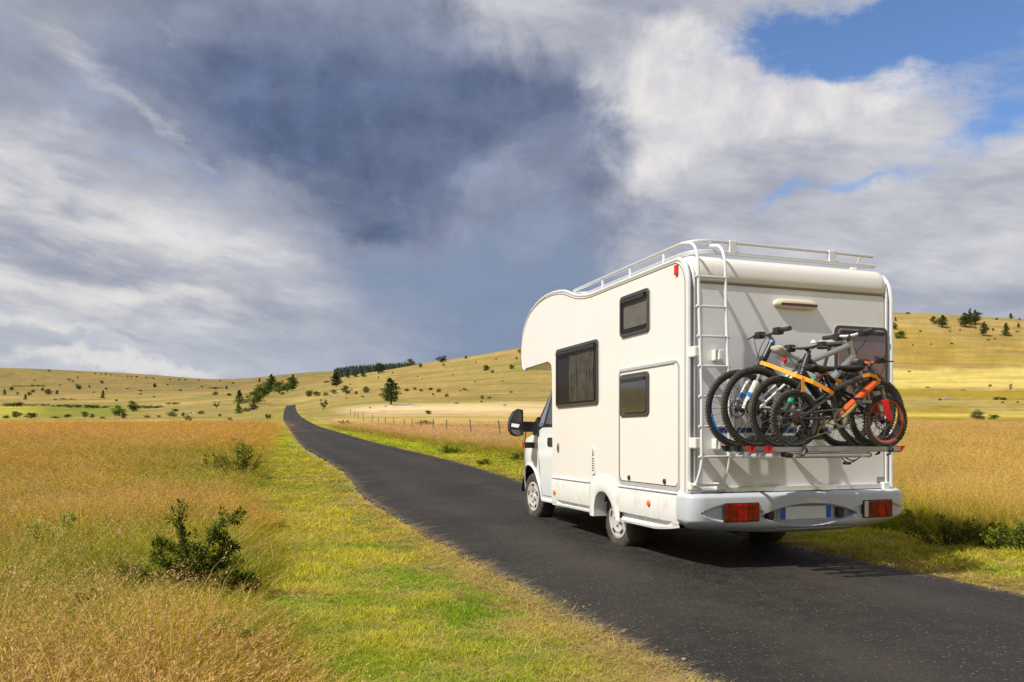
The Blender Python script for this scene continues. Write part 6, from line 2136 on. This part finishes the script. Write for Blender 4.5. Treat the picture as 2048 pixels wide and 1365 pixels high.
def tall_grass_left():
    X, Y, px = scatter(56000, -430, 640, 1.75, 96, 1.05)
    X2, Y2, px2 = scatter(5000, -2600, 640, 0.7, 6.0, 0.4)      # the grass goes on round the camera
    X, Y, px = np.concatenate([X, X2]), np.concatenate([Y, Y2]), np.concatenate([px, px2])
    off = road_off(X, Y)
    edge = 3.62 + 0.22 * fnoise(X, Y, 0.7, 31)
    keep = (off < -edge) & (np.hypot(X, Y) > 1.55)
    X, Y, px, off = X[keep], Y[keep], px[keep], off[keep]
    n = len(X)
    Z = ground(X, Y)
    n1, n2, n3 = fnoise(X, Y, 0.18, 41), fnoise(X, Y, 0.75, 42), fnoise(X, Y, 2.6, 43)
    grow = np.clip((-off - 3.4) / 0.7, 0.50, 1.0)
    hm = grow * (0.92 + 0.16 * n1 + 0.14 * n2 + rgg.uniform(-.16, .16, n)) * np.where(Y > 8, np.clip(0.9 + (Y - 8) / 60, 0.9, 1.25), 0.9)
    green = np.clip(0.42 + 0.55 * n1 + 0.35 * n2 - 0.020 * (Y - 4), 0, 1) * np.clip((40 - Y) / 25, 0, 1)
    for gx, gy, gr in ((-5.8, 16.5, 1.8), (-7.0, 18.5, 2.2), (-9.2, 24.0, 3.0), (-3.6, 7.6, 1.0), (-2.4, 6.0, 0.9), (-2.9, 4.8, 1.2), (-6.2, 15.0, 1.6)):       # greener patches round the weeds
        green = np.clip(green + 0.9 * np.exp(-((X - gx) ** 2 + (Y - gy) ** 2) / gr ** 2), 0, 1)
    pick = rgg.uniform(0, 1, n) < np.clip(green * 0.80 + 0.20 * (Y < 12), 0, 0.88)
    hm = hm * (1 - 0.55 * np.exp(-((X + 2.15) ** 2 + (Y - 5.3) ** 2) / 0.85 ** 2))      # grazed thin before the juniper
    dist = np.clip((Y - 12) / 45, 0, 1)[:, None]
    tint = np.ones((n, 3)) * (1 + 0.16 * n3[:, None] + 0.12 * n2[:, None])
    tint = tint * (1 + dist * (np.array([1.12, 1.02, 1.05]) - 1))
    rust = np.clip(0.4 + n2, 0, 1)[:, None]
    t1 = tint * (1 + rust * (np.array([1.03, 0.86, 0.82]) - 1))
    t1 = t1 * (1 + green[:, None] * (np.array([0.78, 0.95, 0.6]) - 1))
    t2 = tint * (1 + green[:, None] * (np.array([0.78, 1.06, 0.8]) - 1))
    a = ~pick
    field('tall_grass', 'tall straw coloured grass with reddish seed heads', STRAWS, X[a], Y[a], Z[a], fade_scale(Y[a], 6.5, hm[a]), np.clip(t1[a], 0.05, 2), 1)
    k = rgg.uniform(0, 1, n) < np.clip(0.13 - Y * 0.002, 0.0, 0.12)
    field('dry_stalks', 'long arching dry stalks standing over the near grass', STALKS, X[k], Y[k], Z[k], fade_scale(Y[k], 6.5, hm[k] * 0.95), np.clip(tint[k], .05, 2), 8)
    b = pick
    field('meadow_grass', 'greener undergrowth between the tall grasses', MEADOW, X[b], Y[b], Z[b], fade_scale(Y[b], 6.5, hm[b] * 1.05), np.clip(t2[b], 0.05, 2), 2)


def verges():
    xs = []
    for (n, a, b, y0, y1) in ((60000, 420, 1560, 2.9, 70), (26000, 600, 2500, 5.6, 80)):
        X, Y, px = scatter(n, a, b, y0, y1, 1.15)
        off = road_off(X, Y)
        j = 0.10 * fnoise(X, Y, 2.0, 51) + 0.06 * fnoise(X, Y, 8.0, 52)
        ao = np.abs(off)
        keep = (ao > 1.72 + j) & (ao < np.where(off < 0, 4.0, 4.3) + 0.3 * fnoise(X, Y, 0.8, 53))
        xs.append((X[keep], Y[keep], off[keep]))
    X, Y, off = [np.concatenate(v) for v in zip(*xs)]
    Z = ground(X, Y); n = len(X); ao = np.abs(off)
    n1, n2, n3 = fnoise(X, Y, 0.5, 54), fnoise(X, Y, 2.2, 55), fnoise(X, Y, 6.5, 56)
    edge = np.clip((2.45 - ao) / 0.6, 0, 1)
    dry = np.clip(0.42 + 0.42 * n2 + 0.50 * n3 + 0.22 * n1 + edge * 0.80, 0, 1)
    a = rgg.uniform(0, 1, n) > dry * 0.72
    hm = (0.75 + 0.45 * np.clip(n2 + n1, -.6, 1) + rgg.uniform(-.2, .3, n)) * np.clip((ao - 1.62) / 0.5, 0.25, 1) * np.clip(1 + (ao - 3.3) * 1.2, 1, 2.2)
    sc = fade_scale(Y, 5.0, np.maximum(hm, .25), 10)
    tint = np.ones((n, 3)) * (1 + 0.16 * n3[:, None] + 0.14 * n2[:, None])
    ye = np.clip(dry + 0.25 * n1, 0, 1)[:, None]
    tint = tint * (1 + ye * (np.array([1.20, 1.0, 1.45]) - 1))
    tint = tint * (1 + np.clip(0.35 - 0.6 * n1 - 0.8 * n2, 0, 1)[:, None] * (np.array([0.62, 0.90, 0.95]) - 1))
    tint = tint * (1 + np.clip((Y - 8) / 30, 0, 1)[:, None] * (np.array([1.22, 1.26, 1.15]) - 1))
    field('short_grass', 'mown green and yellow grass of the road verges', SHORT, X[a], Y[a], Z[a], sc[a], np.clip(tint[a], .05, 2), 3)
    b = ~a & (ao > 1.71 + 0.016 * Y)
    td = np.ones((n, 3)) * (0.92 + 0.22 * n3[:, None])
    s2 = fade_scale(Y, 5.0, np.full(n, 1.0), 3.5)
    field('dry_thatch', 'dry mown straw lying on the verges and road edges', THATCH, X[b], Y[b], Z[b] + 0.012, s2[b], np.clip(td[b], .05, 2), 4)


def tall_grass_right():
    X, Y, px = scatter(52000, 600, 2650, 6.5, 100, 1.0)
    off = road_off(X, Y)
    behind = (px > 1150) & (px < 1740) & (rgg.uniform(0, 1, len(px)) < 0.6)
    keep = (off > 3.75 + 0.35 * fnoise(X, Y, 0.6, 61)) & ~behind
    X, Y, px, off = X[keep], Y[keep], px[keep], off[keep]
    n = len(X); Z = ground(X, Y)
    n1, n2, n3 = fnoise(X, Y, 0.12, 62), fnoise(X, Y, 0.6, 63), fnoise(X, Y, 2.2, 64)
    rim = np.clip((6.0 - off) / 1.8, 0, 1)          # the weedy rim of the field
    mid = np.clip((1080 - px) / 60, 0, 1)           # hay meadow further up the road is shorter
    hm = (0.88 + 0.12 * n2 + rgg.uniform(-.14, .14, n)) * np.clip((off - 3.4) / 1.2, 0.45, 1) * (1 - 0.25 * mid) * (1 - 0.30 * np.clip((off - 9) / 8, 0, 1) * mid)
    pick = rgg.uniform(0, 1, n) < rim * 0.65 + 0.06
    tint = np.ones((n, 3)) * (1 + 0.16 * n3[:, None] + 0.12 * n2[:, None])
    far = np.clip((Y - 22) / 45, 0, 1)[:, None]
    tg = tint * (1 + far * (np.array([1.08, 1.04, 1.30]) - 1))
    tg = tg * (1 + (mid * rim)[:, None] * (np.array([0.92, 0.86, 0.95]) - 1))
    tg = tg * (1 + (mid * (1 - rim))[:, None] * (np.array([1.05, 1.02, 1.5]) - 1))
    a = ~pick
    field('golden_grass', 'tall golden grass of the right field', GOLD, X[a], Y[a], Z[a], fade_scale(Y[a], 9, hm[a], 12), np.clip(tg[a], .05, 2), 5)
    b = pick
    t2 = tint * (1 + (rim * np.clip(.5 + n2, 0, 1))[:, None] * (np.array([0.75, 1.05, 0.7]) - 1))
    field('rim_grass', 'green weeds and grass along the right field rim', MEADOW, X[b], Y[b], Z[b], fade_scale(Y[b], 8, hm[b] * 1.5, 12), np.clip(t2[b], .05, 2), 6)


tall_grass_left()
verges()
tall_grass_right()


def gravel():
    """loose chips along the crumbling road edges"""
    bm = bmesh.new(); bmesh.ops.create_icosphere(bm, subdivisions=1, radius=0.011)
    rg = random.Random(3)
    for v in bm.verts: v.co *= rg.uniform(.7, 1.2)
    b = MB(); b.take(bm)
    me = bpy.data.meshes.new('chip'); me.from_pydata(b.v, [], b.f)
    set_colours(me, 'bcol', np.tile([[.26, .205, .155]], (len(b.v), 1))); me.materials.append(grass_m); me.update()
    p = bpy.data.objects.new('chip', me)
    X, Y, px = scatter(16000, 500, 2300, 3.0, 26, 1.3)
    off = np.abs(road_off(X, Y)) + rgg.normal(0, .03, len(X))
    k = (off > 1.58) & (off < 2.0) & (rgg.uniform(0, 1, len(X)) < np.clip(1.2 - np.abs(off - 1.78) * 5, 0, 1))
    X, Y = X[k], Y[k]
    s = rgg.uniform(.3, 1.25, len(X)) ** 1.5
    t = rgg.uniform(.5, 1.4, len(X))[:, None] * np.ones((1, 3))
    field('gravel', 'loose chippings along the road edge', [p], X, Y, ground(X, Y) + 0.022, np.stack([s, s, s * .7], 1), t, 7)


gravel()

# ------------------------------------------------------------------ plants standing in the foreground
def sprays(name, branches, m, needle, density, seed, rad, aspect=0.28):
    """needles or leaves set thickly along branches"""
    rg = np.random.RandomState(seed)
    out = []
    for pts, k in branches:
        P = np.array(pts, float)
        seg = np.linalg.norm(np.diff(P, axis=0), axis=1); L = seg.sum()
        c = np.concatenate([[0], np.cumsum(seg)])
        n_ = int(L * density * k) + 1
        t = rg.uniform(0.04, 1.0, n_) * L
        q = np.stack([np.interp(t, c, P[:, i]) for i in range(3)], 1)
        d = np.stack([np.interp(np.minimum(t + .02, L), c, P[:, i]) for i in range(3)], 1) - np.stack([np.interp(np.maximum(t - .02, 0), c, P[:, i]) for i in range(3)], 1)
        d /= np.linalg.norm(d, axis=1)[:, None] + 1e-9
        o = rg.normal(size=(n_, 3)); o -= d * (o * d).sum(1)[:, None]; o /= np.linalg.norm(o, axis=1)[:, None]
        u = o * 0.85 + d * 0.55; u /= np.linalg.norm(u, axis=1)[:, None]
        w = np.cross(u, rg.normal(size=(n_, 3))); w /= np.linalg.norm(w, axis=1)[:, None]
        s = needle * rg.uniform(.6, 1.35, n_)[:, None]
        b0 = q + o * rad * rg.uniform(0, 1, n_)[:, None]
        out.append(np.stack([b0, b0 + u * s * .5 - w * s * aspect, b0 + u * s, b0 + u * s * .5 + w * s * aspect], 1).reshape(-1, 3))
    v = np.concatenate(out)
    me = bpy.data.meshes.new(name)
    me.vertices.add(len(v)); me.vertices.foreach_set('co', v.astype(np.float32).ravel())
    me.loops.add(len(v)); me.loops.foreach_set('vertex_index', np.arange(len(v), dtype=np.int32))
    me.polygons.add(len(v) // 4); me.polygons.foreach_set('loop_start', np.arange(0, len(v), 4, dtype=np.int32))
    me.update(calc_edges=True); me.materials.append(m)
    return me


juniper_m = leaf_mat('juniper_needles', [(0.055, 0.090, 0.010), (0.13, 0.175, 0.018), (0.30, 0.29, 0.06)], 0.55)
weed_m = leaf_mat('weed_leaves', [(0.075, 0.10, 0.008), (0.15, 0.17, 0.016), (0.26, 0.26, 0.04)], 0.5)
weed_dark = leaf_mat('dark_weed_leaves', [(0.045, 0.065, 0.008), (0.09, 0.115, 0.013), (0.20, 0.19, 0.035)], 0.4)
thistle_m = leaf_mat('thistle_leaves', [(0.22, 0.29, 0.05), (0.36, 0.42, 0.09), (0.48, 0.52, 0.17)], 0.45)


def set_plant(name, label, cat, px, py, build, group=None):
    x, y, z = on_ground(px, py)
    t = thing(name, label, cat, (x, y, z), 0, group)
    build(t, y / F, random.Random(int(px * 7 + py)))
    return t


def juniper(t, s, rg):
    # arms (right, up) in frame pixels from the root, with a depth of their own
    arms = [([(0, 20), (-8, 70), (-22, 110), (-28, 145), (-20, 182)], 0.0), ([(0, 30), (10, 80), (28, 120), (34, 140), (62, 158), (72, 162)], -10), ([(0, 40), (-30, 95), (-62, 108), (-74, 104)], 15),
            ([(5, 50), (40, 85), (64, 100), (66, 112)], 5), ([(0, 20), (-60, 50), (-105, 62), (-124, 60)], -20), ([(0, 10), (-50, 20), (-95, 30), (-112, 22)], 25), ([(0, 15), (60, 40), (92, 48), (108, 40)], -15),
            ([(0, 10), (55, 22), (80, 30), (98, 22)], 20), ([(0, 20), (-20, 50), (-40, 75), (-52, 80)], -25), ([(0, 20), (25, 60), (45, 70), (52, 66)], 25), ([(5, 10), (35, 20), (60, 60), (75, 75)], -30),
            ([(0, 10), (-30, 30), (-70, 75), (-86, 84)], 30), ([(0, 20), (8, 60), (-5, 90), (0, 115)], -8), ([(20, 30), (50, 110), (42, 128)], 6), ([(0, 5), (-20, 10), (-60, 12), (-80, 14)], -30), ([(0, 5), (30, 8), (60, 12), (84, 12)], -28)]
    br, st = [], MB()
    for pts, dep in arms:
        q = [(a * s * 1.15, dep * s * (i + 1) / len(pts), b * s * 1.06) for i, (a, b) in enumerate(pts)]
        br.append((q, 1.0))
        for _ in range(11):
            i = rg.randrange(1, len(q)); p = Vector(q[i - 1]).lerp(Vector(q[i]), rg.random())
            e = p + Vector((rg.uniform(-1, 1), rg.uniform(-1, 1), rg.uniform(-.1, 1))).normalized() * rg.uniform(14, 30) * s
            br.append(([tuple(p), tuple(e)], 0.8))
        st.tube([Vector(p) for p in q], [0.010 * (1 - 0.7 * i / len(q)) for i in range(len(q))], 6)
    o = bpy.data.objects.new('foliage', sprays('foliage', br, juniper_m, 0.030, 850, 3, 0.022, 0.13)); COL.objects.link(o); o.parent = t
    st.build('branches', bark, t)


def weed(hpx, wpx, m, leaf, n=26, dens=170):
    def f(t, s, rg):
        br, st = [], MB()
        for i in range(n):
            a = rg.uniform(0, 2 * PI); r = rg.uniform(0.1, 0.5) * wpx * s
            h = hpx * s * rg.uniform(0.45, 1.0) * (1 - 0.35 * (r / (0.5 * wpx * s)) ** 2)
            q = [(r * .3 * math.cos(a), r * .3 * math.sin(a), 0), (r * .7 * math.cos(a), r * .7 * math.sin(a), h * .6), (r * math.cos(a), r * math.sin(a), h)]
            br.append((q, 1.0)); st.tube([Vector(p) for p in q], [.005, .004, .002], 5)
            for _ in range(4):
                p = Vector(q[1]).lerp(Vector(q[2]), rg.uniform(-.4, 1)); e = p + Vector((rg.uniform(-1, 1), rg.uniform(-1, 1), rg.uniform(0, .8))) * 0.16 * hpx * s
                br.append(([tuple(p), tuple(e)], 1.0))
        o = bpy.data.objects.new('foliage', sprays('foliage', br, m, leaf, dens, n, 0.01, 0.36)); COL.objects.link(o); o.parent = t
        st.build('stems', bark, t)
    return f


def thistle(hpx, wpx):
    def f(t, s, rg):
        br, st = [], MB()
        for i in range(8):
            a = rg.uniform(0, 2 * PI); r = rg.uniform(.25, .5) * wpx * s; h = hpx * s * rg.uniform(.6, 1)
            q = [(0, 0, 0), (r * .6 * math.cos(a), r * .6 * math.sin(a), h * .65), (r * math.cos(a), r * math.sin(a), h)]
            br.append((q, 0.5)); st.tube([Vector(p) for p in q], [.005, .004, .003], 5)
            for _ in range(4):
                p = Vector(q[2]); e = p + Vector((rg.uniform(-1, 1), rg.uniform(-1, 1), rg.uniform(-.2, .8))).normalized() * 0.06
                br.append(([tuple(p), tuple(e)], 1.3))
        o = bpy.data.objects.new('leaves', sprays('leaves', br, thistle_m, 0.030, 420, 9, 0.008, 0.14)); COL.objects.link(o); o.parent = t
        st.build('stems', MATS.get('stem_green') or mat('stem_green', (.18, .24, .08), .7), t)
    return f


set_plant('juniper_shrub', 'dark green juniper with upright arms in the tall grass near the camera', 'shrub', 392, 1208, juniper)
set_plant('leafy_weed', 'tall green leafy weed at the edge of the golden field by the left verge', 'weed', 478, 962, weed(86, 100, weed_m, 0.036, 30, 75))
set_plant('leafy_weed', 'lower green weed beside the tall one at the golden field edge', 'weed', 432, 955, weed(54, 100, weed_m, 0.034, 22, 65))
set_plant('leafy_weed', 'dark low weed mound left of the juniper in the foreground grass', 'weed', 188, 1275, weed(95, 150, juniper_m, 0.035, 22, 170))
set_plant('leafy_weed', 'small green weed at the far end of the left verge', 'weed', 537, 838, weed(10, 18, weed_m, 0.12, 12, 60))
set_plant('thistle', 'pale green thistle at the bottom of the grass, right of its neighbours', 'thistle', 428, 1372, thistle(125, 130))
set_plant('thistle', 'pale green thistle by the lower left frame edge', 'thistle', 190, 1420, thistle(140, 150))
set_plant('thistle', 'grey green thistle between the two pale ones at the bottom', 'thistle', 258, 1395, thistle(125, 80))
set_plant('thistle', 'faint pale thistle deep in the straw left of the juniper', 'thistle', 92, 1140, thistle(105, 80))
for px, py, h, w, m, lf, label in ((1893, 1092, 78, 170, weed_dark, 0.05, 'dark green leafy weed clump behind the bumper on the right verge'), (1990, 1100, 70, 110, weed_m, 0.05, 'green weed clump between the two dark ones on the right verge'),
                                   (2052, 1108, 82, 120, weed_dark, 0.05, 'dark weed clump at the right frame edge behind the verge'), (1835, 1062, 60, 80, weed_dark, 0.05, 'weed clump tucked close to the right end of the bumper'),
                                   (1140, 930, 40, 60, weed_m, 0.07, 'green weed beside the cab on the far verge'), (968, 931, 16, 36, weed_m, 0.09, 'leafy green weed on the far verge left of the mirror'), (898, 908, 22, 50, weed_m, 0.10, 'weed tuft on the far verge below the fence bush'),
                                   (1040, 925, 28, 44, weed_m, 0.08, 'weed patch on the far verge just behind the cab nose'), (690, 850, 12, 40, leaf_olive, 0.14, 'brown green weed patch at the start of the wire fence')):
    set_plant('weed_clump', label, 'weed', px, py, weed(h * 0.80, w, m, lf * 0.5, 30, 95 if h > 50 else 60), 'weeds along the right verge')
